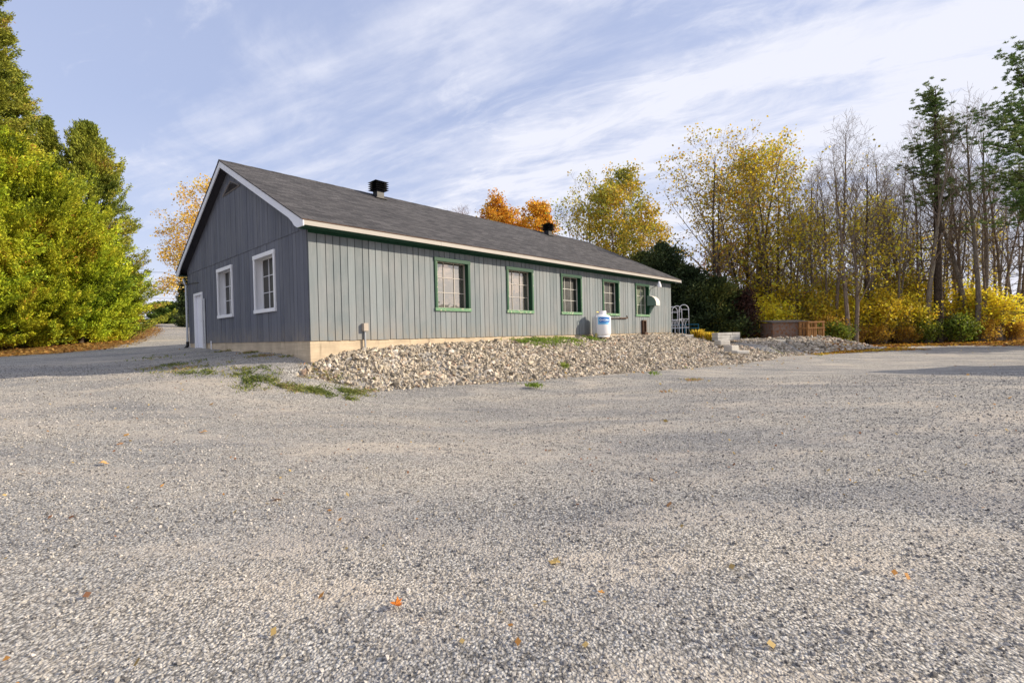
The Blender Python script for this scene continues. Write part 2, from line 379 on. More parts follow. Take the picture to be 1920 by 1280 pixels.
M = dict(
 ground=mat_ground(),
 gravel=mat_stone('gravel_stones', [(0,(.10,.094,.09)),(.15,(.22,.207,.20)),(.45,(.36,.336,.305)),(.75,(.48,.45,.405)),(.93,(.58,.535,.49)),(1,(.68,.63,.575))]),
 rubble=mat_stone('rubble_stones', [(0,(.15,.13,.10)),(.25,(.35,.30,.235)),(.6,(.57,.49,.38)),(.85,(.68,.60,.48)),(.94,(.48,.33,.23)),(1,(.85,.80,.72))]),
 siding=mat_siding('faded_grey_siding', (.165,.19,.20), (.235,.262,.272), (.255,.26,.262)),
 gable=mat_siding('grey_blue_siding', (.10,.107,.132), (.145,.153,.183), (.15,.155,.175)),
 shingle=mat_shingle(),
 conc=mat_concrete('foundation_concrete', (.46,.365,.26), (.60,.49,.345)),
 pale=mat_concrete('pale_concrete', (.42,.40,.36), (.58,.55,.50)),
 fascia=worn('fascia_paint', (.40,.37,.33), .6, .12, 2, 30, .1, 0, (.34,.26,.20), .66),
 rake=worn('white_rake_paint', (.72,.73,.78), .5, .08, 2, 30, .1, 0, (.45,.42,.40), .7),
 green=worn('dark_green_paint', (.004,.052,.024), .5, .2, 2, 30, .12, 0, (.05,.15,.09), .68),
 greenfadelit=worn('faded_lit_green_paint', (.13,.26,.14), .6, .2, 3, 30, .2, 0, (.50,.50,.36), .56),  # faded sills, and the sunlit casing edges that are painted in
 soffit=worn('dark_green_soffit', (.010,.055,.03), .7, .2),
 darksoffit=worn('dark_soffit', (.045,.042,.05), .7, .2),
 white=worn('white_paint', (.78,.78,.80), .45, .06, 2, 30, .05),
 muntin=worn('muntin_paint', (.72,.70,.64), .5, .08),
 muntinfade=worn('weathered_muntin', (.55,.50,.44), .6, .12),
 glassA=mat_glass('sky_reflecting_glass', (.10,.09,.075), .38, .12),
 glassB=mat_glass('dark_glass', (.012,.012,.010), .065),
 glassC=mat_glass('greenish_glass', (.12,.15,.10), .2),
 door=worn('white_door_paint', (.80,.80,.85), .4, .05),
 galv=worn('galvanised_metal', (.45,.46,.47), .4, .15, 4, 40, .05, .6),
 black=worn('black_metal', (.014,.014,.016), .4, .2),
 tank=worn('tank_paint', (.82,.81,.83), .35, .04, 2, 20, .03, 0, (.62,.56,.50), .74),
 blue=worn('blue_decal', (.02,.16,.55), .4, .05), cyan=worn('pale_blue_decal', (.22,.55,.85), .4, .05), decalwhite=worn('decal_white', (.85,.88,.92), .4, .02),
 brass=worn('brass', (.5,.36,.08), .35, .1, 3, 30, .05, .8),
 brown=worn('rusty_brown', (.10,.055,.035), .8, .3, 3, 30, .3),
 hood=worn('hood_paint', (.72,.66,.60), .5, .12, 4, 30, .1, 0, (.40,.34,.28), .66), hoodside=worn('grey_green_metal', (.13,.2,.175), .5, .15),
 tealpaint=worn('blue_frame_paint', (.02,.17,.27), .45, .1),
 wood=worn('raw_wood', (.40,.20,.07), .75, .3, 4, 40, .3, 0, (.22,.11,.05), .58),
 oldwood=worn('old_grey_wood', (.24,.17,.13), .85, .35, 2.5, 35, .4, 0, (.26,.11,.05), .5),
 block=mat_concrete('grey_timber_block', (.36,.35,.33), (.50,.485,.46)),
 bark=mat_bark('grey_brown_bark', (.13,.10,.075), (.30,.235,.18)),
 barkdark=mat_bark('dark_bark', (.035,.025,.018), (.10,.075,.055)),
 barkpale=mat_bark('pale_bark', (.14,.115,.09), (.30,.255,.205)),
 barkred=mat_bark('reddish_twigs', (.16,.09,.08), (.28,.19,.17)),
 leaf=mat_leaf('autumn_leaves', .48), spray=mat_leaf('evergreen_sprays', .22), needle=mat_leaf('pine_needles', .15),
 wire=worn('cable', (.03,.03,.035), .5, .05),
)
def objcol(kind): return M[kind]

# ------------------------------------------------------------------ ground
def axis(c0, c1, step, far, n):
    a = list(np.arange(c0, c1 + 1e-6, step)); g = np.geomspace(step * 1.5, far, n)
    return np.array(sorted([c0 - q for q in g] + a + [c1 + q for q in g]))
gx = axis(-26, 30, .16, 600, 34); gy = axis(0, 34, .16, 600, 34)
X, Y = np.meshgrid(gx, gy); nx, ny = len(gx), len(gy)
Zg = terr(X.ravel(), Y.ravel())
def hashn(x, y, s=1.0):                   # cheap smooth noise for relief
    return (np.sin(x * 1.7 * s + 1.3 * np.sin(y * .9 * s)) + np.sin(y * 2.1 * s + 1.7 * np.sin(x * 1.1 * s + 2)) + .5 * np.sin((x + y) * 4.3 * s)) / 2.5
Zg = Zg + .012 * hashn(X.ravel(), Y.ravel(), 1.0) + .006 * hashn(X.ravel(), Y.ravel(), 3.3)
idx = np.arange(nx * ny).reshape(ny, nx)
Fg = np.stack([idx[:-1, :-1].ravel(), idx[:-1, 1:].ravel(), idx[1:, 1:].ravel(), idx[1:, :-1].ravel()], 1)
def poly_mask(x, y, poly, soft):
    """signed-distance style mask: 1 inside the polygon, 0 beyond soft metres outside"""
    x = np.asarray(x, float); y = np.asarray(y, float); inside = np.zeros(x.shape, bool); dist = np.full(x.shape, 1e9)
    n = len(poly)
    for i in range(n):
        x0, y0 = poly[i]; x1, y1 = poly[(i + 1) % n]
        c = ((y0 > y) != (y1 > y)) & (x < (x1 - x0) * (y - y0) / (y1 - y0 + 1e-12) + x0); inside ^= c
        dx, dy = x1 - x0, y1 - y0; k = np.clip(((x - x0) * dx + (y - y0) * dy) / (dx * dx + dy * dy), 0, 1)
        dist = np.minimum(dist, np.hypot(x - x0 - k * dx, y - y0 - k * dy))
    return np.where(inside, .5 + np.clip(dist / soft, 0, 1) * .5, .5 - np.clip(dist / soft, 0, 1) * .5)
WOODP = [gp(*q)[:2] for q in ((1565, 663), (1610, 654), (1680, 649), (1780, 647), (1919, 648))] + [(60, 25), (200, 40), (200, 300), (-8, 300), (-4, 36), (7, 30.5), (12, 30), (15, 30), (18.5, 28.8)]
VERGE = [gp(*q)[:2] for q in ((0, 669), (110, 662), (200, 655), (250, 644), (285, 630), (300, 619), (292, 612), (268, 607))] + [(-40, 62), (-200, 90), (-200, 8), (-32, 14)]
def litter_at(x, y): return np.maximum(poly_mask(x, y, WOODP, 1.6), poly_mask(x, y, VERGE, 1.4))
lit = litter_at(X.ravel(), Y.ravel())
g = np_obj('ground', np.c_[X.ravel(), Y.ravel(), Zg], Fg, M['ground'], smooth=True, kind='structure')
a_ = g.data.attributes.new('litter', 'FLOAT', 'POINT'); a_.data.foreach_set('value', lit.astype(np.float32))

# scattered stones: one object each, instanced by geometry nodes
def scatter_stones(name, P, sc, mat, sub=1, rough=.45, **k):
    me = bpy.data.meshes.new(name); n = len(P); me.vertices.add(n); me.vertices.foreach_set('co', P.astype(np.float32).ravel())
    def at_(nm, typ, key, d): a = me.attributes.new(nm, typ, 'POINT'); a.data.foreach_set(key, d.astype(np.float32).ravel())
    at_('sc', 'FLOAT_VECTOR', 'vector', sc); at_('rot', 'FLOAT_VECTOR', 'vector', rng.uniform(0, 6.28, (n, 3)) * [.25, .25, 1])
    at_('tone', 'FLOAT', 'value', rng.random(n)); at_('pick', 'FLOAT', 'value', rng.integers(0, 6, n))
    o = bpy.data.objects.new(name, me); COL.objects.link(o)
    ng = bpy.data.node_groups.new(name, 'GeometryNodeTree'); ng.interface.new_socket('Geometry', in_out='INPUT', socket_type='NodeSocketGeometry')
    ng.interface.new_socket('Geometry', in_out='OUTPUT', socket_type='NodeSocketGeometry')
    q = ng.nodes; gi = q.new('NodeGroupInput'); go = q.new('NodeGroupOutput'); jn = q.new('GeometryNodeJoinGeometry')
    for i in range(6):
        ic = q.new('GeometryNodeMeshIcoSphere'); ic.inputs['Radius'].default_value = .5; ic.inputs['Subdivisions'].default_value = sub
        nz = q.new('ShaderNodeTexNoise'); nz.noise_dimensions = '4D'; nz.inputs['W'].default_value = i * 3.7; nz.inputs['Scale'].default_value = 1.9; nz.inputs['Detail'].default_value = 1
        sb_ = q.new('ShaderNodeVectorMath'); sb_.operation = 'SUBTRACT'; sb_.inputs[1].default_value = (.5, .5, .5); ng.links.new(nz.outputs['Color'], sb_.inputs[0])
        ml = q.new('ShaderNodeVectorMath'); ml.operation = 'SCALE'; ml.inputs['Scale'].default_value = rough * 3; ng.links.new(sb_.outputs[0], ml.inputs[0])
        sp_ = q.new('GeometryNodeSetPosition'); ng.links.new(ic.outputs[0], sp_.inputs[0]); ng.links.new(ml.outputs[0], sp_.inputs['Offset'])
        sm_ = q.new('GeometryNodeSetMaterial'); sm_.inputs['Material'].default_value = mat; ng.links.new(sp_.outputs[0], sm_.inputs[0])
        gt = q.new('GeometryNodeGeometryToInstance'); ng.links.new(sm_.outputs[0], gt.inputs[0]); ng.links.new(gt.outputs[0], jn.inputs[0])
    ip = q.new('GeometryNodeInstanceOnPoints'); ng.links.new(gi.outputs[0], ip.inputs['Points']); ng.links.new(jn.outputs[0], ip.inputs['Instance'])
    ip.inputs['Pick Instance'].default_value = True
    def na(nm, typ):
        z = q.new('GeometryNodeInputNamedAttribute'); z.data_type = typ; z.inputs['Name'].default_value = nm; return z.outputs['Attribute']
    ng.links.new(na('pick', 'FLOAT'), ip.inputs['Instance Index']); ng.links.new(na('sc', 'FLOAT_VECTOR'), ip.inputs['Scale'])
    e2r = q.new('FunctionNodeEulerToRotation'); ng.links.new(na('rot', 'FLOAT_VECTOR'), e2r.inputs[0]); ng.links.new(e2r.outputs[0], ip.inputs['Rotation'])
    ng.links.new(ip.outputs[0], go.inputs[0])
    md = o.modifiers.new('scatter', 'NODES'); md.node_group = ng; me.materials.append(mat)
    return props(o, kind='stuff', **k)
# loose gravel: dense by the camera, thinning with distance
def wedge(n, d0, d1, pw):
    d = d0 + (d1 - d0) * rng.random(n) ** pw; u = rng.uniform(-1.35, 1.35, n); return u * d, d
xs, ys = wedge(170000, 1.3, 13.5, 1.0)
keep = np.ones(len(xs), bool)
pn = hashn(xs, ys, .9) + .5 * hashn(xs + 5, ys, 2.6); keep &= rng.random(len(xs)) < np.clip(.66 + .34 * pn, .22, 1)
t_, w_ = to_tw(xs, ys); keep &= ~((w_ < .1) & (t_ > -.05)) & (bank(xs, ys)[0] < .3)
xs, ys = xs[keep], ys[keep]; n = len(xs)
s0 = np.exp(rng.normal(math.log(.0115), .36, n)) * np.clip(.8 + ys * .045, .8, 1.25); s0 = np.clip(s0, .005, .028)
z0 = terr(xs, ys) + .012 * hashn(xs, ys, 1.0) + .006 * hashn(xs, ys, 3.3)
scatter_stones('loose_gravel', np.c_[xs, ys, z0 + s0 * .12], np.c_[s0 * rng.uniform(.8, 1.4, n), s0 * rng.uniform(.7, 1.1, n), s0 * rng.uniform(.5, .9, n)], M['gravel'],
   label='loose grey crushed stone covering the parking lot', cat='gravel')
# rubble banks
def rubble(n, which, box, smin, smax, name, label):
    x = rng.uniform(box[0], box[1], n); y = rng.uniform(box[2], box[3], n); b, wh = bank(x, y)
    t, w = to_tw(x, y); k = (wh == which) & (b > terr(x, y) - .03) & (b > .15)
    if which == 1:
        q = w / np.interp(t, TOE_T, TOE_W); edge = 1.0 + .07 * hashn(x, y, 2.0); k &= (q < np.where(t > 18.5, 1.22, edge)) & ((w > .02) | (t > 19.3)) & (t > -.45 + .2 * hashn(x, y, 3)) & (t < 24)
    x, y, b = x[k], y[k], b[k]; m = len(x); s = np.exp(rng.normal(math.log((smin + smax) / 2), .46, m)); s = np.clip(s, smin, smax * 2.3)
    z = b + rng.uniform(-.03, .035, m)
    scatter_stones(name, np.c_[x, y, z], np.c_[s * rng.uniform(.9, 1.5, m), s * rng.uniform(.7, 1.1, m), s * rng.uniform(.55, .95, m)], M['rubble'], sub=1, rough=.5, label=label, cat='stones')
    return m
rubble(270000, 1, (-7, 14, 8, 30), .038, .070, 'rubble_bank', 'long bank of pale broken stone against the long wall')
rubble(30000, 2, (8, 24, 20, 31), .07, .12, 'rubble_bank', 'low mound of pinkish broken stone near the wooden crate')

# ------------------------------------------------------------------ the long grey building
Z0 = .86
B = empty('long_building', (CB[0], CB[1], Z0), BROT, label='long single-storey grey board-sided building with shingled gable roof', cat='building')
LEN, WID, EAVE, OV, RK = 19.25, 10.5, 4.13, .45, .30
SL = (6.94 - EAVE) / (WID / 2 + OV); RIDGE = 6.94
def roofz(y): return EAVE + SL * (min(y, WID - y) + OV)
WIN = [3.67, 6.68, 9.68, 12.59, 15.43]; WW = 1.37; WZ0, WZ1 = 2.18, 3.73
GWIN = [(1.88, 3.40), (5.27, 6.76)]; GZ0, GZ1 = 2.19, 3.79; DOOR = (8.56, 9.62, 1.17, 3.21)
FT = 1.40
# foundation
m = MB(); m.box(0, LEN, -.0, .2, .2, FT - .003); m.box(0, .2, .2, WID, .2, FT - .003); m.box(.2, LEN, WID - .2, WID, .2, FT - .003); m.box(LEN - .2, LEN, .2, WID - .2, .2, FT - .003)
# leave the doorway open in the gable footing
m = MB(); m.box(0, LEN, 0, .2, .2, FT - .003); m.box(0, .2, .2, DOOR[0], .2, FT - .003); m.box(0, .2, DOOR[0], DOOR[1], .2, DOOR[2] - .02); m.box(0, .2, DOOR[1], WID, .2, FT - .003)
m.box(.2, LEN, WID - .2, WID, .2, FT - .003); m.box(LEN - .2, LEN, .2, WID - .2, .2, FT - .003)
m.build('foundation', M['conc'], B, Z0)
random.seed(5)
def cut(z0, z1, holes):
    """vertical run z0..z1 minus hole ranges"""
    segs = [(z0, z1)]
    for a, b in holes:
        n_ = []
        for p, q in segs:
            if b <= p or a >= q: n_.append((p, q)); continue
            if a > p: n_.append((p, a))
            if b < q: n_.append((b, q))
        segs = n_
    return [s for s in segs if s[1] - s[0] > .01]
# long wall boards (plane y = 0, outwards -y)
def long_boards(yface, sgn, openings, m, x0=0., x1=LEN, zt=None):
    x = x0; i = 0
    while x < x1 - .02:
        w = random.choice([.185, .19, .20, .195, .21]); 
        xe = min(x + w, x1); gapw = .030 if i % 4 == 3 else .016
        for a, b, za, zb in openings:                 # boards stop at an opening's edge
            for e in (a, b):
                if x + .03 < e < xe: xe = e
                elif xe <= e < xe + .05 and e > x: xe = e
        th = .03 + random.uniform(-.004, .004) + (.004 if i % 4 == 1 else 0)
        hol = [(za, zb) for a, b, za, zb in openings if (x + xe) / 2 > a and (x + xe) / 2 < b]
        tone = random.random()
        for (p, q) in cut(FT - .02 + random.uniform(-.006, .006), EAVE - .155, hol):
            m.box(x + gapw / 2, xe - gapw / 2, yface + (sgn * th if sgn < 0 else 0), yface + (0 if sgn < 0 else th), p, q, tone)
        x = xe; i += 1
ops = [(a, a + WW, WZ0, WZ1) for a in WIN]
m = MB(); long_boards(0, -1, ops, m); m.build('siding', M['siding'], B, Z0)
# sheathing behind the grooves, with the window openings
m = MB()
xs_ = [0.002] + [v for a in WIN for v in (a, a + WW)] + [LEN - .002]
for i in range(0, len(xs_), 2): m.box(xs_[i], xs_[i + 1], .001, .12, FT, EAVE - .16, .2)
for a in WIN: m.box(a, a + WW, .001, .12, FT, WZ0); m.box(a, a + WW, .001, .12, WZ1, EAVE - .16)
m.build('sheathing', M['siding'], B, Z0)
m = MB(); long_boards(WID, 1, [], m); m.box(0, LEN, WID - .12, WID - .001, FT, EAVE - .16); m.build('rear_siding', M['siding'], B, Z0)
# gable boards (plane x = 0, outwards -x), two lifts with a lap at 4.02
def gable(xf, sgn, openings, name):
    m = MB(); seam = 4.03
    for lift in (0, 1):
        y = 0. if lift == 0 else 0.0; i = 0
        while y < WID - .02:
            w = random.choice([.2, .19, .21, .22]) if lift == 0 else random.choice([.19, .2, .21])
            ye = min(y + w, WID)
            for a, b, za, zb in openings:
                for e in (a, b):
                    if y + .03 < e < ye: ye = e
                    elif ye <= e < ye + .05 and e > y: ye = e
            g_ = .018 if i % 3 == 2 else .009; th = .022 + (.014 if lift else 0) + random.uniform(-.003, .003); tone = random.random()
            hol = [(za, zb) for a, b, za, zb in openings if a < (y + ye) / 2 < b]
            if lift == 0:
                for p, q in cut(FT - .02, min(seam, roofz((y + ye) / 2) - .19), hol):
                    lo, hi = sorted((xf, xf + sgn * th)); m.box(lo, hi, y + g_ / 2, ye - g_ / 2, p, q, tone)
            else:
                ya, yb = y + g_ / 2, ye - g_ / 2; za, zb = roofz(ya) - .17, roofz(yb) - .17
                if min(za, zb) > seam + .02:
                    m.cur = tone; lo, hi = sorted((xf, xf + sgn * th))
                    pl = [(ya, seam - .015), (yb, seam - .015), (yb, zb), (ya, za)]
                    if ya < WID / 2 < yb: pl = [(ya, seam - .015), (yb, seam - .015), (yb, zb), (WID / 2, RIDGE - .17), (ya, za)]
                    m.prism(pl, lambda u, v, k: (lo if k else hi, u, v))
            y = ye; i += 1
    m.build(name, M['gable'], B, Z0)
gops = [(a, b, GZ0, GZ1) for a, b in GWIN] + [(DOOR[0], DOOR[1], DOOR[2], DOOR[3])]
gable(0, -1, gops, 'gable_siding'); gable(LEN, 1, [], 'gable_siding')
m = MB(); ys_ = [.13, GWIN[0][0], GWIN[0][1], GWIN[1][0], GWIN[1][1], DOOR[0], DOOR[1], WID - .13]
for i in range(0, 8, 2): m.box(.001, .12, ys_[i], ys_[i + 1], FT, 4.02, .3)
for a, b, za, zb in gops:
    if za > FT: m.box(.001, .12, a, b, FT, za)
    m.box(.001, .12, a, b, zb, 4.02)
m.prism([(.13, 4.02), (WID - .13, 4.02), (WID / 2, RIDGE - .3)], lambda u, v, k: (.001 if k else .12, u, v))
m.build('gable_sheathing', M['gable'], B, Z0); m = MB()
m.prism([(.13, FT), (WID - .13, FT), (WID - .13, 4.02), (WID / 2, RIDGE - .3), (.13, 4.02)], lambda u, v, k: (LEN - .12 if k else LEN - .001, u, v))
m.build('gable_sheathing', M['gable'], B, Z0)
# roof: two shingled slabs, soffits, fascia, rake boards
rf = None
def slab(name, mat, off0, off1, y_in, xa, xb, par):
    m = MB()
    for sd in (0, 1):
        def yy(v): return v if sd == 0 else WID - v
        pl = [(-OV, roofz(-OV)), (WID / 2, RIDGE)]
        pts = [(yy(-OV), EAVE - off1), (yy(WID / 2), RIDGE - off1), (yy(WID / 2), RIDGE - off0), (yy(-OV), EAVE - off0)]
        m.prism(pts, lambda u, v, k: (xa if k else xb, u, v))
    return m.build(name, mat, par, Z0)
rf = slab('roof', M['shingle'], 0, .03, 0, -RK - .02, LEN + RK + .02, B)
slab('roof_deck', M['darksoffit'], .031, .145, 0, -RK + .03, LEN + RK - .03, B)
m = MB()    # shingle ridge cap
for i in range(66):
    xa = -RK - .02 + i * .305; xb = min(xa + .33, LEN + RK + .02); h = .012 + .004 * (i % 2)
    m.prism([(WID/2 - .15, RIDGE - .15*SL + .001), (WID/2, RIDGE + .001), (WID/2 + .15, RIDGE - .15*SL + .001), (WID/2 + .15, RIDGE - .15*SL + h), (WID/2, RIDGE + h + .006), (WID/2 - .15, RIDGE - .15*SL + h)],
            lambda u, v, k: (xa if k else xb, u, v))
m.build('ridge_cap', M['shingle'], rf, Z0)
m = MB()    # dark green flat soffits outside the long walls
m.box(-RK + .04, LEN + RK - .04, -OV + .002, -.03, EAVE - .152, EAVE - .14); m.build('soffit', M['soffit'], B, Z0)
m = MB(); m.box(-RK + .04, LEN + RK - .04, WID + .03, WID + OV - .002, EAVE - .152, EAVE - .14); m.build('soffit', M['soffit'], B, Z0)
m = MB(); m.box(0, LEN, -.05, -.036, EAVE - .21, EAVE - .153); m.build('frieze', M['soffit'], B, Z0)
for sd in (0, 1):
    m = MB(); a, b = (-OV - .022, -OV) if sd == 0 else (WID + OV, WID + OV + .022)
    x = -RK
    for k_, xe in enumerate((3.6, 8.2, 12.8, 17.4, LEN + RK)):
        m.box(x, xe, a - .003 * (k_ % 2), b, EAVE - .145, EAVE - .02); x = xe
    m.build('fascia', M['fascia'], B, Z0)
for xo, xi in ((-RK - .0, -RK + .026), (LEN + RK - .026, LEN + RK)):     # rake boards with a shaped foot at the eave
    for sd in (0, 1):
        yy = (lambda v: v) if sd == 0 else (lambda v: WID - v)
        e = .172; m = MB()
        pl = [(yy(-OV - .03), EAVE - .03*SL - .034), (yy(WID/2), RIDGE - .034), (yy(WID/2), RIDGE - .034 - e - .02), (yy(.30), EAVE + (OV + .30)*SL - .034 - e - .02), (yy(.12), EAVE + .02), (yy(0), EAVE - .09), (yy(-.16), EAVE - .165), (yy(-OV - .03), EAVE - .172)]
        m.prism(pl, lambda u, v, k: (xo if k else xi, u, v))
        m.build('rake_board', M['rake'], B, Z0)
m = MB()    # metal drip edge under the shingles
m.box(-RK - .01, LEN + RK + .01, -OV - .034, -OV - .0225, EAVE - .036, EAVE - .018); m.build('drip_edge', M['brown'], rf, Z0)
# windows
def window(axis_, a, b, z0, z1, par, frame_m, sill_m, munt_m, glass_m, rec=.2, cols=3, rows=3, sill_low=.09):
    """axis_ 'x': on the long wall (y = 0); 'y': on the gable (x = 0). Returns the frame part"""
    def bx(m, u0, u1, o0, o1, za, zb):            # u along wall, o outward distance
        if axis_ == 'x': m.box(u0, u1, -o1, -o0, za, zb)
        else: m.box(-o1, -o0, u0, u1, za, zb)
    tr = .085
    m = MB(); bx(m, a - .0, a + tr, .02, .062, z0 + sill_low, z1); bx(m, b - tr, b, .02, .062, z0 + sill_low, z1); bx(m, a - .012, b + .012, .02, .070, z1 - tr - .02, z1 + .004)
    f = m.build('window', frame_m, par, Z0, bevel=.003)
    m = MB(); bx(m, a + .02, a + .045, -rec, .019, z0 + .05, z1 - .02); bx(m, b - .045, b - .02, -rec, .019, z0 + .05, z1 - .02); bx(m, a + .046, b - .046, -rec, .019, z1 - .07, z1 - .045)
    m.build('reveal', frame_m, f, 0, ).location = (0, 0, -Z0)
    m = MB(); bx(m, a - .012, b + .012, .02, .078, z0 - .01, z0 + sill_low - .003); bx(m, a + .046, b - .046, -rec, .0199, z0 + .045, z0 + .072)
    m.build('sill', sill_m, f, 0, bevel=.004).location = (0, 0, -Z0)
    ia, ib, ja, jb = a + .047, b - .047, z0 + .074, z1 - .071
    m = MB(); s = .032; o0, o1 = -rec + .025, -rec + .065
    bx(m, ia, ia + s, o0, o1, ja, jb); bx(m, ib - s, ib, o0, o1, ja, jb); bx(m, ia + s, ib - s, o0, o1, ja, ja + s); bx(m, ia + s, ib - s, o0, o1, jb - s, jb)
    w, h = (ib - ia - 2*s) / cols, (jb - ja - 2*s) / rows
    for k in range(1, cols): bx(m, ia + s + k*w - .008, ia + s + k*w + .008, o0 + .003, o1 - .006, ja + s, jb - s)
    for k in range(1, rows): bx(m, ia + s, ib - s, o0 + .005, o1 - .008, ja + s + k*h - .008, ja + s + k*h + .008)
    m.build('sash', munt_m, f, 0).location = (0, 0, -Z0)
    m = MB(); bx(m, ia - .02, ib + .02, -rec - .01, o0 + .012, ja - .02, jb + .02)
    m.build('pane', glass_m, f, 0).location = (0, 0, -Z0)
    return f
gl = ['glassA', 'glassA', 'glassB', 'glassB', 'glassC']; mu = ['muntinfade', 'muntinfade', 'muntin', 'muntin', 'muntin']
wl = ['green framed window nearest the building corner, reflecting pale sky', 'second green framed window along the long wall', 'green framed window with dark panes left of the propane tank',
      'green framed window partly behind the propane tank', 'last green framed window beside the exhaust hood']
for i, a in enumerate(WIN):
    f = window('x', a, a + WW, WZ0, WZ1, B, M['green'], M['greenfadelit'], M[mu[i]], M[gl[i]]); f['label'] = wl[i]
    # sunlit edge lines of the side casings, painted on as pale green strips
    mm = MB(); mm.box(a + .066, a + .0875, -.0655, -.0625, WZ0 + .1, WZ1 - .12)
    q = mm.build('lit_casing_edge', M['greenfadelit'], f, 0); q.location = (0, 0, -Z0)
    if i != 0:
        mm = MB(); mm.box(a + WW - .022, a + WW + .002, -.0655, -.0625, WZ0 + .1, WZ1 - .12); q = mm.build('lit_casing_edge', M['greenfadelit'], f, 0); q.location = (0, 0, -Z0)
for i, (a, b) in enumerate(GWIN):
    f = window('y', a, b, GZ0, GZ1, B, M['white'], M['white'], M['white'], M['glassB'], rec=.22)
    f['label'] = ['white framed window in the gable wall nearest the corner', 'white framed window in the gable wall next to the door'][i]
# door
m = MB(); a, b, z0, z1 = DOOR
m.box(-.06, .10, a, a + .09, z0, z1); m.box(-.06, .10, b - .09, b, z0, z1); m.box(-.06, .10, a + .0905, b - .0905, z1 - .09, z1); 
dr = m.build('door_frame', M['white'], B, Z0, bevel=.003)
m = MB(); m.box(.03, .075, a + .095, b - .095, z0 + .03, z1 - .095); m.box(.022, .03, a + .2, b - .2, z0 + .22, z0 + .9); m.box(.022, .03, a + .2, b - .2, z0 + 1.05, z1 - .25)
dd = m.build('door', M['door'], B, Z0, bevel=.003)
m = MB(); m.tube([(.03, a + .2, z0 + 1.0), (-.02, a + .2, z0 + 1.0)], .012); m.tube([(-.02, a + .2, z0 + 1.0), (-.02, a + .31, z0 + 1.0)], .01); q = m.build('handle', M['galv'], dd, 0); q.location = (0, 0, -Z0)
m = MB(); m.box(-.12, .1, a, b, z0 - .05, z0 - .001); m.build('threshold', M['pale'], B, Z0)
# triangular attic vent
m = MB(); cy_ = 5.12
for p, q in (((4.33, 6.02), (5.12, 6.32)), ((5.12, 6.32), (5.91, 6.02)), ((5.91, 6.02), (4.33, 6.02))): m.tube([(-.05, p[0], p[1]), (-.05, q[0], q[1])], .025, 4)
v_ = m.build('attic_vent', worn('dull_vent_frame', (.20,.19,.19), .7), B, Z0)
m = MB()
for k in range(6):
    z = 6.04 + k * .042; hw = .72 * (1 - (z - 6.02) / .31)
    if hw > .03: m.add([(-.045, cy_ - hw, z), (-.045, cy_ + hw, z), (-.075, cy_ + hw, z - .03), (-.075, cy_ - hw, z - .03)], [(0, 1, 2, 3)])
q = m.build('louvre', M['oldwood'], v_, 0); q.location = (0, 0, -Z0)
# gutter pipe and downspout at the far gable corner, bracket, conduits
m = MB(); m.tube([(-.12, WID + .2, 3.86), (-.1, WID + .12, 3.7), (-.07, WID + .07, 3.6), (-.07, WID + .07, 1.45)], .04, 10); m.build('downspout', M['galv'], B, Z0, smooth=True)
m = MB(); m.tube([(-.07, WID + .07, 1.45), (-.07, WID + .07, 1.3), (-.2, WID + .1, 1.1)], .055, 10); m.build('downspout_boot', M['black'], B, Z0, smooth=True)
m = MB(); m.tube([(-.02, WID - .2, 3.62), (-.5, WID - .25, 3.60)], .012, 6); m.tube([(-.03, 9.0, 3.58), (-.07, WID - .1, 3.66)], .010, 6); m.build('bracket', M['black'], B, Z0)
m = MB(); m.tube([(-.06, 8.24, 2.95), (-.06, 8.24, 1.15)], .032, 10); m.tube([(-.06, 8.24, 2.5), (-.06, 8.24, 2.2)], .04, 10); m.build('standpipe', M['galv'], B, Z0, smooth=True)
m = MB(); m.tube([(-.05, 7.6, 1.45), (-.05, 7.6, 1.1)], .02, 8); m.build('vent_stub', M['white'], B, Z0)
m = MB(); m.box(1.32, 1.45, -.14, -.026, 1.60, 1.80); ub = m.build('meter_box', worn('beige_box', (.42,.36,.30), .5, .1), B, Z0, bevel=.008)
m = MB(); m.tube([(1.385, -.07, 1.60), (1.385, -.07, 1.0)], .026, 10); m.build('conduit', M['galv'], B, Z0, smooth=True)
# exhaust hood: a quarter-round cowl
m = MB(); hx0, hx1, hz0, hh, ho = 16.62, 17.02, 2.70, .50, .46
prof = [(0, hz0 + hh)] + [(ho * sin(k * pi / 20), hz0 + .12 + (hh - .12) * cos(k * pi / 20)) for k in range(1, 11)] + [(ho, hz0), (ho - .03, hz0)] + [((ho - .03) * sin(k * pi / 20), hz0 + .12 + (hh - .15) * cos(k * pi / 20)) for k in range(10, 0, -1)] + [(0, hz0 + hh - .03)]
m.prism([(o_, z_) for o_, z_ in prof], lambda u, v, k: (hx0 if k else hx1, -.03 - u, v))
hd = m.build('exhaust_hood', M['hood'], B, Z0, smooth=True)
m = MB()
for xa, xb in ((hx0 - .012, hx0 - .001), (hx1 + .001, hx1 + .012)):
    pl = [(0, hz0), (0, hz0 + hh)] + [(ho * sin(k * pi / 20), hz0 + .12 + (hh - .12) * cos(k * pi / 20)) for k in range(1, 11)] + [(ho, hz0)]
    m.prism(pl, lambda u, v, k: (xa if k else xb, -.03 - u, v))
q = m.build('side_plate', M['hoodside'], hd, 0); q.location = (0, 0, -Z0)
m = MB(); m.tube([(16.82, -.2, 2.70), (16.82, -.1, 2.52), (16.82, -.05, 2.35)], [.1, .08, .06], 12); q = m.build('duct', M['hoodside'], hd, 0, smooth=True); q.location = (0, 0, -Z0)
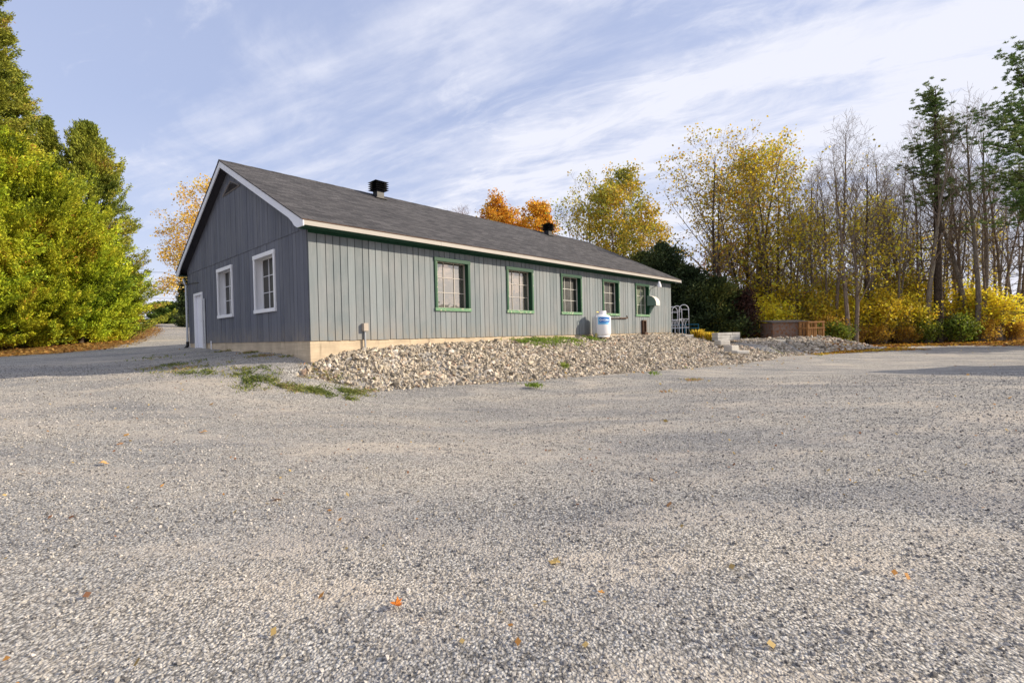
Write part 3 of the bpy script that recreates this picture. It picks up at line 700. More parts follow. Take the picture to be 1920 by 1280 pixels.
# gooseneck yard light
m = MB(); pts = [(16.86, -.04, 3.25), (16.86, -.06, 3.45), (16.88, -.12, 3.55), (16.9, -.25, 3.6), (16.92, -.38, 3.66), (16.94, -.46, 3.72)]
m.tube(pts, .022, 8); m.tube([(16.86, -.025, 3.2), (16.86, -.06, 3.2)], .05, 10); la = m.build('yard_light', M['galv'], B, Z0, smooth=True)
m = MB(); m.lathe((16.94, -.50, 3.58), [(.11, 0), (.115, .05), (.09, .16), (.06, .2), (.055, .27), (.02, .29)], 20); q = m.build('lamp_head', M['white'], la, 0, smooth=True); q.location = (0, 0, -Z0)
# crawl-space opening, and short gas pipe along the wall
m = MB(); m.box(15.98, 16.02, -.14, -.026, 1.42, 2.0); m.box(16.26, 16.3, -.14, -.026, 1.42, 2.0); m.box(16.021, 16.259, -.14, -.026, 1.95, 2.0); m.box(16.021, 16.259, -.05, -.026, 1.42, 1.95); m.box(16.0, 16.28, -.22, -.026, 1.25, 1.415)
m.build('vent_box', M['brown'], B, Z0)
m = MB(); m.tube([(12.9, -.09, 2.04), (14.6, -.09, 2.08)], .018, 8); m.tube([(13.9, -.09, 2.062), (14.5, -.09, 2.075)], .03, 8); m.tube([(14.6, -.09, 2.08), (14.62, -.03, 2.2)], .018, 8)
m.build('gas_pipe', M['brown'], B, Z0, smooth=True)
# roof vents
def roof_vent(x, y, s=1.0):
    zr = roofz(y); e = .17 * s; m = MB(); m.box(x - e, x + e, y - e, y + e, zr - .15, zr + .34 * s)
    m.box(x - e - .09, x + e + .09, y - e - .09, y + e + .09, zr - e * SL - .005, zr - e * SL + .012)
    b = m.build('roof_vent', M['black'], rf, 0); b.location = (0, 0, -Z0); b.parent = rf
    m = MB()
    for k in range(4):
        zc = zr + (.30 + k * .085) * s; f = .33 * s
        m.add([(x - f, y - f, zc), (x + f, y - f, zc), (x + f, y + f, zc), (x - f, y + f, zc), (x - .22*s, y - .22*s, zc + .05*s), (x + .22*s, y - .22*s, zc + .05*s), (x + .22*s, y + .22*s, zc + .05*s), (x - .22*s, y + .22*s, zc + .05*s)],
              [(0,3,2,1),(4,5,6,7),(0,1,5,4),(1,2,6,5),(2,3,7,6),(3,0,4,7)])
        m.box(x - .19*s, x + .19*s, y - .19*s, y + .19*s, zc + .03*s, zc + .1*s)
    m.add([(x - .33*s, y - .33*s, zr + .64*s), (x + .33*s, y - .33*s, zr + .64*s), (x + .33*s, y + .33*s, zr + .64*s), (x - .33*s, y + .33*s, zr + .64*s), (x, y, zr + .72*s)], [(0,1,4),(1,2,4),(2,3,4),(3,0,4),(3,2,1,0)])
    # louvred head joined to the neck: same part
    q = m.build('vent_louvre', M['black'], rf, 0); q.location = (0, 0, -Z0)
    return b
roof_vent(4.85, 4.75, .86); roof_vent(15.0, 4.75, .86); roof_vent(1.9, 7.2, .85)

# ------------------------------------------------------------------ propane tank
tp = tw(11.62, .58); tz = 1.26
T = empty('propane_tank', (tp[0], tp[1], tz), BROT, label='upright white propane tank with blue label by the long wall', cat='gas tank')
m = MB(); r_ = .375; prof = [(.30, 0), (.335, .0), (.335, .05), (.33, .06), (.355, .09), (r_, .14), (r_, .78)] + [(r_ * cos(a) , .78 + .14 * sin(a)) for a in np.linspace(.15, 1.4, 9)] + [(.02, .925)]
m.lathe((0, 0, 0), prof, 48); m.build('tank_body', M['tank'], T, 0, smooth=True)
m = MB(); n_ = 40
for k in range(n_):
    a0, a1 = 2*pi*k/n_, 2*pi*(k+1)/n_
    if 6 <= k <= 8: continue
    rr = .20
    vs = [(rr*cos(a)*q_, rr*sin(a)*q_, z) for a in (a0, a1) for q_ in (1, .96) for z in (.84, 1.05)]
    m.add(vs, [(0,4,5,1),(2,3,7,6),(1,5,7,3),(0,2,6,4)])
m.build('collar', M['tank'], T, 0, smooth=True)
m = MB(); m.tube([(0, 0, .9), (0, 0, 1.02)], .03, 10); m.tube([(0, 0, .99), (-.26, -.02, 1.0), (-.34, 0, 1.0)], .013, 8); m.build('valve', M['brass'], T, 0, smooth=True)
# the decal: a curved sheet on the shell, with its lettering modelled as raised marks
def curved(m, u0, u1, v0, v1, rad, n=10, skew=0):      # u = angle in metres along shell from decal centre, v = height
    vs = []
    for i in range(n + 1):
        u = u0 + (u1 - u0) * i / n; a = DA + u / r_
        for v in (v0, v1): vs.append((rad * cos(a), rad * sin(a), v + skew * (u - u0)))
    m.add(vs, [(2*i, 2*i+2, 2*i+3, 2*i+1) for i in range(n)])
# facing the camera
dcx = math.atan2(0 - tp[1], 0 - tp[0]) - BROT; DA = dcx + .22
m = MB(); curved(m, -.22, .24, .50, .80, r_ + .002, 16); 
m.v = m.v; dc = m.build('label_sticker', M['cyan'], T, 0)
m = MB(); curved(m, -.17, .30, .585, .775, r_ + .004, 16); m.build('blue_band', M['blue'], dc, 0)
FONT = {'S':["111","100","111","001","111"],'U':["101","101","101","101","111"],'P':["111","101","111","100","100"],'E':["111","100","110","100","111"],'R':["110","101","110","101","101"],
 'I':["1","1","1","1","1"],'O':["111","101","101","101","111"],'N':["101","111","111","111","101"],'A':["111","101","111","101","101"],'G':["111","100","101","101","111"],'M':["10001","11011","10101","10001","10001"],'C':["111","100","100","100","111"],'L':["100","100","100","100","111"],
 'B':["110","101","110","101","110"],'0':["111","101","101","101","111"],'1':["1","1","1","1","1"],'8':["111","101","111","101","111"],'-':["00","00","11","00","00"],'7':["111","001","010","010","010"],'6':["111","100","111","101","111"],'2':["111","001","111","100","111"],'5':["111","100","111","001","111"],'3':["111","001","111","001","111"]}
def letters(m, txt, u, v, px_, rad):
    for ch in txt:
        if ch == ' ': u += 2 * px_; continue
        rows = FONT[ch]; w = len(rows[0])
        for r0, row in enumerate(rows):
            for c0, b in enumerate(row):
                if b == '1': curved(m, u + c0*px_, u + (c0+1)*px_, v - (r0+1)*px_*1.25, v - r0*px_*1.25, rad, 1)
        u += (w + .8) * px_
m = MB()
for k in range(12):
    a0, a1 = 2*pi*k/12, 2*pi*(k+1)/12; vs = []
    for a in (a0, a1):
        for q_ in (.026, .042): u = -.115 + q_ * cos(a); vs.append((( r_ + .006) * cos(DA + u / r_), (r_ + .006) * sin(DA + u / r_), .68 + q_ * 1.2 * sin(a)))
    m.add(vs, [(0, 1, 3, 2)])
m.build('label_emblem', M['decalwhite'], dc, 0)
m = MB(); letters(m, 'MCCALL', -.055, .715, .0125, r_ + .006); m.build('label_lettering', M['decalwhite'], dc, 0)
m = MB(); curved(m, .08, .27, .655, .70, r_ + .006, 8); m.build('label_swoosh', M['cyan'], dc, 0)
m = MB()
for k in range(9): curved(m, -.16 + k * .032, -.14 + k * .032, .53 + .008 * (k % 2), .565, r_ + .0045, 1)
m.build('label_small_print', M['blue'], dc, 0)
# concrete foot under the regulator pipe
m = MB(); m.tube([(-.40, .0, -.12), (-.40, .0, 1.0), (-.34, 0, 1.0)], .018, 8); q = m.build('riser_pipe', M['galv'], T, 0, smooth=True)
m = MB(); m.tube([(-.40, 0, -.1), (-.40, 0, .16)], .05, 8); m.build('pipe_sleeve', worn('yellowed_sleeve', (.45,.38,.15), .6), T, 0)

# ------------------------------------------------------------------ right-hand yard: trellises, blue frame, walls, crate, box, posts
def trellis(px, depth, label, hgt=1.62, wid=.58, rot=.15):
    x, y, z = onground(px, depth); z = 1.24
    t = empty('garden_trellis', (x, y, z), rot, label=label, cat='trellis', group='white arched trellises beside the building')
    n = 14; hw = wid / 2
    def arch(k, yo):
        p = [(-k, yo, 0), (-k, yo, hgt - hw)] + [(-k * cos(a), yo, hgt - hw + (hw if k == hw else k) * sin(a)) for a in np.linspace(.2, pi - .2, n)] + [(k, yo, hgt - hw), (k, yo, 0)]
        return p
    m = MB(); m.tube(arch(hw, 0), .022, 6); m.build('arch', M['white'], t, smooth=True)
    for h in (.38, .85, hgt - .32):
        m = MB(); m.tube([(-hw, 0, h * hgt / 1.62), (hw, 0, h * hgt / 1.62)], .014, 6); m.build('rung', M['white'], t)
    m = MB(); m.tube([(-.11, .0, .05), (-.11, .0, .45), (-.03, 0, .85)], .012, 6); m.tube([(.11, 0, .05), (.11, 0, .45), (.03, 0, .85)], .012, 6); m.tube([(-hw * .7, 0, .85), (0, 0, .45), (hw * .7, 0, .85)], .012, 6)
    m.build('lattice', M['white'], t)
    return t
trellis(1262, 27.4, 'white arched garden trellis half hidden behind the building corner', 1.60)
trellis(1270, 27.0, 'white arched garden trellis between two others')
trellis(1283, 27.0, 'white arched garden trellis standing furthest from the building', 1.68)
x, y, z = onground(1287, 28.2)
t = empty('blue_stand', (x, y, 1.2), .1, label='low blue metal frame stand behind the trellises', cat='metal frame')
for h in (.62, .40):
    for b in (0, .6): m = MB(); m.tube([(-.9, b, h), (.75, b, h)], .018, 6); m.build('rail', M['tealpaint'], t)
for a in (-.9, -.1, .75):
    for b in (0, .6):
        m = MB(); m.tube([(a, b, 0), (a, b, .63)], .02, 6); m.build('leg', M['tealpaint'], t)
def blockwall(name, pa, pb, z0, z1, th, label, mat, courses=2, cat='retaining wall'):
    a = np.array(pa[:2]); b = np.array(pb[:2]); ln = np.linalg.norm(b - a); o = empty(name, (a[0], a[1], z0), atan2(b[1]-a[1], b[0]-a[0]), label=label, cat=cat)
    h = (z1 - z0) / courses; 
    m = MB(); random.seed(int(abs(a[0]) * 100))
    for c in range(courses):
        x = 0 if c % 2 == 0 else -.0; 
        while x < ln - .05:
            xe = min(ln, x + random.uniform(.9, 1.4)); 
            m.box(x + .006, xe - .006, random.uniform(-.01, .01), th, c*h + .004, (c+1)*h - .004); x = xe
    m.build('timber', mat, o, bevel=.012)
    return o
pA = at(1346, 640, 23.2); pB = at(1388, 636, 24.0)
blockwall('retaining_wall', pA, pB, .92, 1.31, .35, 'low pale grey block wall beside the stone bank', M['block'], 3)
pA = at(1262, 633, 25.6); pB = at(1345, 633, 24.6)
blockwall('planter_wall', pA, pB, .75, 1.26, .3, 'dark weathered timber edging behind the yellow grass clumps', M['oldwood'], 3, 'planter')
def stone_block(px, py, depth, w, d, h, rot, label):
    p = at(px, py, depth); m = MB(); m.box(-w/2, w/2, -d/2, d/2, 0, h)
    o = m.build('stone_block', M['pale'], None, bevel=.03, label=label, cat='stone block', group='pale stone blocks stepping down the bank')
    o.location = (p[0], p[1], p[2]); o.rotation_euler = (random.uniform(-.05,.05), random.uniform(-.05,.05), rot); return o
stone_block(1288, 640, 24.0, .5, .45, .34, .2, 'pale stone block beside the yellow grass clumps')
stone_block(1354, 647, 21.6, .55, .4, .22, .3, 'flat pale stone block below the grey block wall')
stone_block(1371, 659, 19.8, .46, .4, .26, .5, 'squarish pale stone block in the middle of the stone steps')
stone_block(1388, 663, 18.6, .55, .35, .12, .2, 'thin pale slab lying lowest at the toe of the stone bank')
# old brown bin and wooden crate
x, y, z = onground(1471, 28.6)
BX = empty('storage_box', (x, y, .60), .06, label='large weathered brown wooden box under the trees', cat='storage box')
m = MB(); 
for k in range(5): m.box(-1.12 + .0, 1.12, -.62, -.58, .03 + k * .235, .03 + k * .235 + .228)
for k in range(5): m.box(-1.12, -1.08, -.579, .6, .03 + k * .235, .03 + k * .235 + .228); m.box(1.08, 1.12, -.579, .6, .03 + k * .235, .03 + k * .235 + .228)
m.box(-1.12, 1.12, .601, .64, .03, 1.2); m.build('box_side', M['oldwood'], BX)
m = MB(); m.add([(-1.2, -.72, 1.20), (1.2, -.72, 1.20), (1.2, .72, 1.32), (-1.2, .72, 1.32), (-1.2, -.72, 1.25), (1.2, -.72, 1.25), (1.2, .72, 1.37), (-1.2, .72, 1.37)], [(0,3,2,1),(4,5,6,7),(0,1,5,4),(1,2,6,5),(2,3,7,6),(3,0,4,7)])
m.build('lid', worn('grey_boards', (.16,.135,.12), .9, .35, 2, 30, .3), BX)
x, y, z = onground(1521.5, 27.6)
CR = empty('wooden_crate', (x, y, .62), .08, label='open slatted raw wood crate standing beside the brown box', cat='crate')
m = MB()
for a in (-.45, 0, .45):
    for b in (-.35, .35): m.box(a - .045, a + .045, b - .045, b + .045, 0, 1.22)
m.build('post', M['wood'], CR)
for h in (.04, .78, 1.12):
    for q in ((-.5, .5, -.42, -.396), (-.5, .5, .396, .42), (-.52, -.496, -.39, .39), (.496, .52, -.39, .39)):
        m = MB(); m.box(*q, h, h + .09); m.build('rail', M['wood'], CR)
for q in [(a, a + .06, -.3955, -.38, .13, .78) for a in (-.37, -.25, -.13, .13, .25)] + [(-.4 + k*.16, -.3 + k*.16, .37, .385, .1, 1.2) for k in range(5)]:
    m = MB(); m.box(*q); m.build('slat', M['wood'], CR)
x, y, z = onground(1568, 29.5)
m = MB(); m.tube([(0, 0, -.1), (.01, 0, .5), (0, .01, 1.02)], [.16, .15, .14], 12); m.build('wooden_post', M['barkdark'], None, label='short stout grey post between crate and forked tree', cat='post').location = (x, y, .3)
x, y, z = onground(1872, 30.5)
m = MB(); m.tube([(0, 0, -.1), (.02, 0, .5), (.0, .01, .9), (.03, 0, 1.0)], [.24, .18, .17, .10], 12); m.build('tree_stump', M['bark'], None, label='broken tree stump at the wood edge on the far right', cat='stump').location = (x, y, z)

# a gabled shed beyond the right edge of the picture; its shadow lies on the gravel
SH = empty('side_shed', (18.75, 14.35, .05), BROT, label='narrow grey gabled shed at the right of the gravel lot', cat='shed')
m = MB(); hw, ap, ln = 2.25, 3.75, 5.0; sl = .6
m.prism([(-hw + .2, 0), (hw - .2, 0), (hw - .2, ap - .1 - (hw - .2)*sl), (0, ap - .1), (-hw + .2, ap - .1 - (hw - .2)*sl)], lambda u, v, k: (u, -.2 if k else -ln, v)); m.build('shed_wall', M['siding'], SH)
m = MB()
for s_ in (-1, 1): m.prism([(0, ap), (s_*hw, ap - hw*sl), (s_*hw, ap - hw*sl - .06), (0, ap - .06)], lambda u, v, k: (u, .05 if k else -ln - .2, v))
m.build('shed_roof', M['shingle'], SH)
m = MB(); m.box(-.45, .45, -.19, -.15, .05, 2.05); q = m.build('shed_door', M['white'], SH)

# ------------------------------------------------------------------ foliage generators
def leaf_quads(P, size, asp, D=None, spread=1.0, rg=None):
    """diamond leaves at P; D = preferred long direction"""
    n = len(P); a = rg.normal(size=(n, 3)); 
    if D is not None: a = D + a * spread
    a /= np.linalg.norm(a, axis=1)[:, None] + 1e-9
    b = np.cross(a, rg.normal(size=(n, 3))); b /= np.linalg.norm(b, axis=1)[:, None] + 1e-9
    s = (size * rg.uniform(.65, 1.35, n))[:, None]
    A, Bv = a * s * .5, b * s * asp * .5
    V = np.stack([P - A, P + Bv - A * .1, P + A, P - Bv - A * .1], 1).reshape(-1, 3)
    return V, np.arange(4 * n).reshape(n, 4)
def pal(rg, n, P, cols, wts, clump=1.2, val=.25):
    """colours: palette pick driven partly by a smooth clump field so that patches share a hue"""
    cols = np.array(cols); w = np.cumsum(wts) / np.sum(wts)
    f = .5 + .27 * (np.sin(P[:, 0] * clump * 2.1 + 3 * np.sin(P[:, 2] * clump)) + np.sin(P[:, 1] * clump * 1.7 + 2.3 * np.sin(P[:, 2] * clump * 1.3 + 1)))
    u = np.clip(.55 * f + .45 * rg.random(n), 0, .9999); i = np.searchsorted(w, u)
    return np.clip(cols[np.clip(i, 0, len(cols) - 1)] * (1 + val * rg.normal(size=(n, 1))).clip(.4, 1.8), .002, .9)
def tubes_np(br, ns):
    """br: list of (pts (k,3), radii (k)) -> arrays"""
    Vs, Fs, b = [], [], 0; ang = np.arange(ns) * 2 * pi / ns; ca, sa = np.cos(ang), np.sin(ang)
    for p, r in br:
        k = len(p); d = np.gradient(p, axis=0); d /= np.linalg.norm(d, axis=1)[:, None] + 1e-9
        up = np.array([0, 0, 1.]) if abs(d[:, 2].mean()) < .8 else np.array([1., 0, 0])
        u = np.cross(d, up); u /= np.linalg.norm(u, axis=1)[:, None] + 1e-9; v = np.cross(d, u)
        ring = p[:, None] + r[:, None, None] * (ca[None, :, None] * u[:, None] + sa[None, :, None] * v[:, None])
        Vs.append(ring.reshape(-1, 3)); i = np.arange(k - 1)[:, None] * ns; j = np.arange(ns)[None]; j2 = (j + 1) % ns
        Fs.append(np.stack([i + j, i + j2, i + ns + j2, i + ns + j], -1).reshape(-1, 4) + b); b += k * ns
    return np.concatenate(Vs), np.concatenate(Fs)
class Grower:
    def __init__(s, seed): s.r = random.Random(seed); s.lv = {}; s.tips = []
    def go(s, p, d, L, r, lvl, cfg):
        c = cfg[lvl]; n = c.get('seg', 4); pts = [p.copy()]; rad = [r]; d = d / np.linalg.norm(d); R_ = s.r
        wob, up = c.get('wob', .12), c.get('up', .05)
        for i in range(n):
            d = d + np.array([R_.gauss(0, wob), R_.gauss(0, wob), R_.gauss(0, wob) + up]); d = d / sqrt(d @ d)
            p = p + d * (L / n); pts.append(p.copy()); rad.append(max(r * (1 - (i + 1) / n * c.get('taper', .75)), .005))
        s.lv.setdefault(lvl, []).append((np.array(pts), np.array(rad)))
        if lvl + 1 >= len(cfg): 
            s.tips += pts[1:]; return
        if c.get('tipleaf'): s.tips += pts[2:]
        k = c['n']; f0 = c.get('f0', .25); az = R_.uniform(0, 6.28)
        for j in range(k):
            f = f0 + (1 - f0) * (j + R_.random() * .8) / k; f = min(f, .99); q = f * n; i = int(q); fr = q - i
            pp = pts[i] * (1 - fr) + pts[i + 1] * fr; dd = pts[i + 1] - pts[i]; dd /= sqrt(dd @ dd); rr = rad[i] * (1 - fr) + rad[i + 1] * fr
            az += 2.4 + R_.gauss(0, .35); th = R(c.get('ang', 50) + R_.gauss(0, 9))
            if c.get('angtop'): th = th + R(c['angtop'] - c['ang']) * (f - f0) / (1 - f0)
            u = np.cross(dd, [0.31, .95, .1] if abs(dd[2]) > .9 else [0, 0, 1.]); u /= sqrt(u @ u); v = np.cross(dd, u)
            nd_ = dd * cos(th) + (u * cos(az) + v * sin(az)) * sin(th)
            env = c['env']((f - f0) / (1 - f0)) if 'env' in c else (1 - .6 * f)
            LL = c['len'] * env * R_.uniform(.75, 1.2)
            if LL < .12: continue
            s.go(pp, nd_, LL, max(rr * c.get('rr', .5), .006), lvl + 1, cfg)
def broadleaf(name, label, px, depth, top, crown=2.6, seed=1, stems=1, tr=.16, f0=.35, dens=1.0, n1=20, cols=None, wts=None, lsize=.15, per=3, bark='bark', hmin=0, hmax=1e9, lean=(0, 0), group=None,
              cat='tree', base=None, ang=42, clump=.8, spread=.22, leaffn=None, split=None, up1=.10, loc=None, H=None, mat='leaf', levels=4, rz=0, tmat=None):
    x, y, z = loc if loc else onground(px, depth)
    if base is not None: z = base
    if H is None: H = at(px, top, y)[2] - z
    H *= .87
    G = Grower(seed); rg = np.random.default_rng(seed)
    env = lambda f: (.45 + .75 * sin(pi * min(1, .25 + .62 * f))) * (1 - .45 * f ** 3)
    cfg = [dict(seg=10, wob=.03, up=.02, n=n1, f0=f0, ang=ang + 12, angtop=ang - 14, len=crown * 1.35, env=env, rr=.42, taper=.86),
           dict(seg=5, wob=.11, up=up1, n=6, f0=.25, ang=42, len=crown * .55, rr=.5),
           dict(seg=4, wob=.14, up=.06, n=4, f0=.2, ang=42, len=crown * .3, rr=.5, tipleaf=True)]
    if levels > 3: cfg.append(dict(seg=3, wob=.16, up=.05))
    for i in range(stems):
        a = 2 * pi * i / stems + seed; k = 0 if stems == 1 else 1
        d = np.array([lean[0] + k * cos(a) * .10, lean[1] + k * sin(a) * .10, 1.]); p = np.array([k * cos(a) * tr * .9, k * sin(a) * tr * .9, -.15])
        h = H * (1 if i == 0 else G.r.uniform(.75, 1)); G.go(p, d, h, tr * (1 if stems == 1 else .72), 0, cfg)
    root = empty(name, (x, y, z), rz, label=label, cat=cat, group=group)
    flare = [(p, np.where(np.arange(len(r)) == 0, r * 1.25, r)) for p, r in G.lv[0]]
    V, Fa = tubes_np(flare, 9); np_obj('trunk', V, Fa, M[tmat or bark], root, smooth=True)
    V1, F1 = tubes_np(G.lv[1], 5); V2, F2 = tubes_np(G.lv[2] + (G.lv.get(3, [])), 3)
    np_obj('branches', np.r_[V1, V2], np.r_[F1, F2 + len(V1)], M[bark], root, smooth=True)
    if cols is not None:
        T_ = np.array(G.tips); keep = (T_[:, 2] > hmin * H) & (T_[:, 2] < hmax * H)
        cl = .5 + .5 * np.sin(T_[:, 0] * 1.3 + seed) * np.sin(T_[:, 2] * .9 + seed * 2) ; keep &= rg.random(len(T_)) < dens * (.55 + .75 * cl)
        if leaffn: keep &= rg.random(len(T_)) < leaffn(T_ / np.array([crown, crown, H]))
        T_ = T_[keep]
        if len(T_):
            P = np.repeat(T_, per, 0) + rg.normal(size=(len(T_) * per, 3)) * spread * [1, 1, .8]
            V, Fa = leaf_quads(P, lsize, .75, rg=rg); np_obj('foliage', V, Fa, M[mat], root, col=pal(rg, len(P), P, cols, wts, clump))
    return root
def conifer(name, label, px, depth, top, Rb, seed, cols, wts, env, nl=700, per=70, ssize=(.20, .35), bark='barkdark', loc=None, H=None, base=None, group=None, cat='tree', elev=(5, 40), inner=.35, low=0.02, lump=.18, scat=.11, mat='spray', clump=1.0, rz=0):
    x, y, z = loc if loc else onground(px, depth)
    if base is not None: z = base
    if H is None: H = at(px, top, y)[2] - z
    rg = np.random.default_rng(seed)
    root = empty(name, (x, y, z), rz, label=label, cat=cat, group=group)
    G = [(np.array([[0, 0, -.2], [.03, 0, H * .3], [-.03, .04, H * .65], [0, 0, H * .97]]), np.array([.22, .17, .09, .015]) * (H / 10) ** .6)]
    V, Fa = tubes_np(G, 8); np_obj('trunk', V, Fa, M[bark], root, smooth=True)
    f = low + (1 - low) * rg.random(nl) ** .95; az = rg.uniform(0, 2 * pi, nl); E = np.array([env(v) for v in f])
    lu = 1 + lump * (np.sin(az * 3 + f * 9 + seed) + np.sin(az * 5 - f * 17)) ; ln = Rb * E * lu * rg.uniform(.72, 1.08, nl)
    el = np.radians(rg.uniform(elev[0], elev[1], nl)) * (.4 + .8 * f); h0 = H * f - ln * np.tan(el) * .4
    br = []
    m = 12; s = np.linspace(inner, 1, m)
    ox, oy = np.cos(az), np.sin(az)
    rad = ln[:, None] * s; zz_ = h0[:, None] + rad * np.tan(el)[:, None] * s
    zz_ = np.minimum(zz_, H * 1.0)
    PC = np.stack([rad * ox[:, None], rad * oy[:, None], np.maximum(zz_, .08)], -1).reshape(-1, 3)
    D = np.repeat(np.stack([ox, oy, np.tan(el) + .25], -1), m, 0)
    k = max(1, per // m)
    w = np.tile(.5 + .5 * s, nl); k_arr = np.maximum(1, np.round(k * w * 1.2).astype(int))
    P = np.repeat(PC, k_arr, 0); DD = np.repeat(D, k_arr, 0); P = P + rg.normal(size=P.shape) * scat
    V, Fa = leaf_quads(P, ssize[0], ssize[1], DD, .5, rg); np_obj('foliage', V, Fa, M[mat], root, col=pal(rg, len(P), P, cols, wts, clump))
    for i in range(0, nl, 3):
        q = np.linspace(0, .95, 4); r0 = ln[i] * q; br.append((np.stack([r0 * ox[i], r0 * oy[i], np.maximum(h0[i] + r0 * np.tan(el[i]) * q, .05)], -1), np.array([.022, .017, .012, .006])))
    V, Fa = tubes_np(br, 3); np_obj('branches', V, Fa, M[bark], root)
    return root
def pine(name, label, px, depth, top, seed, crownfrac, Rc, tr, loc=None, group=None, dead=True, side=0, H=None):
    x, y, z = loc if loc else onground(px, depth); rg = np.random.default_rng(seed)
    if H is None: H = at(px, top, y)[2] - z
    root = empty(name, (x, y, z), 0, label=label, cat='tree', group=group)
    hs = np.linspace(-.2, H, 12); tp_ = np.stack([.04 * np.sin(hs * .7 + seed), .04 * np.cos(hs * .5), hs], -1)
    V, Fa = tubes_np([(tp_, np.interp(hs, [0, H * .5, H], [tr, tr * .72, .02]))], 10); np_obj('trunk', V, Fa, M['barkdark'], root, smooth=True)
    br, tips, tdir = [], [], []
    h = H * .1
    while h < H - .2:
        live = h > H * (1 - crownfrac); f = (h - H * (1 - crownfrac)) / (H * crownfrac) if live else 0
        for k in range(rg.integers(3, 6)):
            a = rg.uniform(0, 2 * pi)
            if live and rg.random() < .22: continue
            L = (Rc * (1 - .62 * f ** 1.3) if live else Rc * .75) * rg.uniform(.35, 1.15)
            if side and cos(a) * side > 0 and live: L *= 1.25
            e = rg.uniform(0, .30) + (.6 * f if live else -.08); n = 6; q = np.linspace(0, 1, n)
            px_ = L * q * cos(a); py_ = L * q * sin(a); pz_ = h + L * (e * q + (.18 if live else -.10) * q ** 2) + rg.normal(0, .03, n) * q
            br.append((np.stack([px_, py_, pz_], -1), np.interp(q, [0, 1], [.035 if live else .022, .006])))
            if live:
                for c in range(int(13 * L) + 6):
                    s_ = rg.uniform(.15, 1.05); off = rg.normal(0, .24, 3) * [1, 1, .75] * (.6 + .6 * s_); base_ = np.array([L * s_ * cos(a), L * s_ * sin(a), h + L * (e * s_ + .18 * s_ * s_)]) + off
                    tips.append(base_); tdir.append([cos(a), sin(a), .55])
            elif rg.random() < .8:
                for c in range(3):
                    s_ = rg.uniform(.4, .95); b0 = np.array([L * s_ * cos(a), L * s_ * sin(a), h + L * (e * s_ - .1 * s_ * s_)]); a2 = a + rg.choice([-1, 1]) * rg.uniform(.5, 1)
                    br.append((np.stack([b0, b0 + np.array([cos(a2) * .3, sin(a2) * .3, rg.uniform(-.08, .1)]), b0 + np.array([cos(a2) * .55, sin(a2) * .55, rg.uniform(-.1, .2)])]), np.array([.012, .009, .005])))
        h += rg.uniform(.28, .55) * (1 if live else 1.5)
    V, Fa = tubes_np(br, 4); np_obj('branches', V, Fa, M['barkdark'], root)
    T_ = np.array(tips); D_ = np.array(tdir); per = 22
    P = np.repeat(T_, per, 0); n = len(P); u = rg.normal(size=(n, 3)); u[:, 2] = np.abs(u[:, 2]) * .6; u /= np.linalg.norm(u, axis=1)[:, None]; P = P + u * .09
    V, Fa = leaf_quads(P, .19, .20, np.repeat(D_, per, 0) * .3 + u, .45, rg)
    np_obj('needles', V, Fa, M['needle'], root, col=pal(rg, n, P, [(.07,.13,.035),(.13,.20,.05),(.22,.28,.08),(.30,.31,.10)], [2, 4, 3, 1.5], 1.1)); return root

YEL = ([(.84,.60,.04), (.68,.52,.05), (.48,.48,.06), (.76,.42,.04), (.26,.30,.05)], [4, 4, 2, 2, 1])
YGR = ([(.20,.24,.05), (.42,.42,.06), (.62,.48,.05), (.68,.42,.04)], [2, 4, 4, 2])
ORG = ([(.72,.38,.04), (.62,.28,.03), (.76,.46,.05), (.45,.20,.03)], [4, 3, 3, 1])
RUS = ([(.32,.10,.03), (.42,.16,.05), (.22,.08,.04)], [2, 2, 1])
BIR = ([(.78,.55,.12), (.76,.45,.06), (.72,.58,.22), (.55,.34,.07)], [3, 4, 2, 1])
CED = ([(.11,.16,.02), (.29,.37,.025), (.46,.50,.03), (.62,.58,.04), (.52,.25,.05)], [2.4, 3.5, 4, 2.5, 1.2])
CEDD = ([(.10,.14,.02), (.20,.24,.03), (.32,.34,.04), (.42,.36,.05), (.38,.20,.05)], [2, 4, 4, 2.5, 1])
YEW = ([(.025,.042,.018), (.05,.075,.028), (.09,.115,.035), (.16,.16,.045)], [3, 4, 2, 1])

YS = ([(.92,.66,.04), (.86,.66,.05), (.66,.58,.05), (.82,.46,.04)], [4, 4, 2, 1])
# ---- left: cedar belt
cone = lambda f: (1 - f) ** .72 * (.80 + .35 * min(1, f * 6)) if f > 0 else .8
egg = lambda f: (sin(pi * min(1, .15 + .80 * f))) ** .8 * (1 if f < .7 else 1 - .25 * (f - .7))
CG = 'cedars along the left side of the driveway'
conifer('cedar_tree', 'tallest cedar at the left edge, rising out of the picture', -28, 23.5, -150, 3.0, 11, *CEDD, cone, nl=760, per=300, group=CG, ssize=(.115, .40), scat=.07, inner=.45, elev=(10, 45), low=.12, lump=.2)
conifer('cedar_tree', 'tapering olive cedar with a pointed top, closest to the driveway', 178, 25.8, 232, 2.75, 12, *CEDD, cone, nl=480, per=300, group=CG, ssize=(.115, .40), scat=.07, inner=.45, lump=.22, elev=(10, 60))
conifer('cedar_tree', 'thin see-through cedar between the tallest and the pointed one', 102, 25, 222, 2.0, 13, *CEDD, cone, nl=420, per=110, group=CG, ssize=(.115, .40), scat=.07, inner=.45, low=.3, lump=.3)
conifer('cedar_tree', 'bright yellow-green cedar at the lower left edge of the picture', 18, 21.8, 262, 3.1, 14, *CED, egg, nl=620, per=340, group=CG, ssize=(.115, .40), scat=.07, inner=.45, elev=(10, 50))
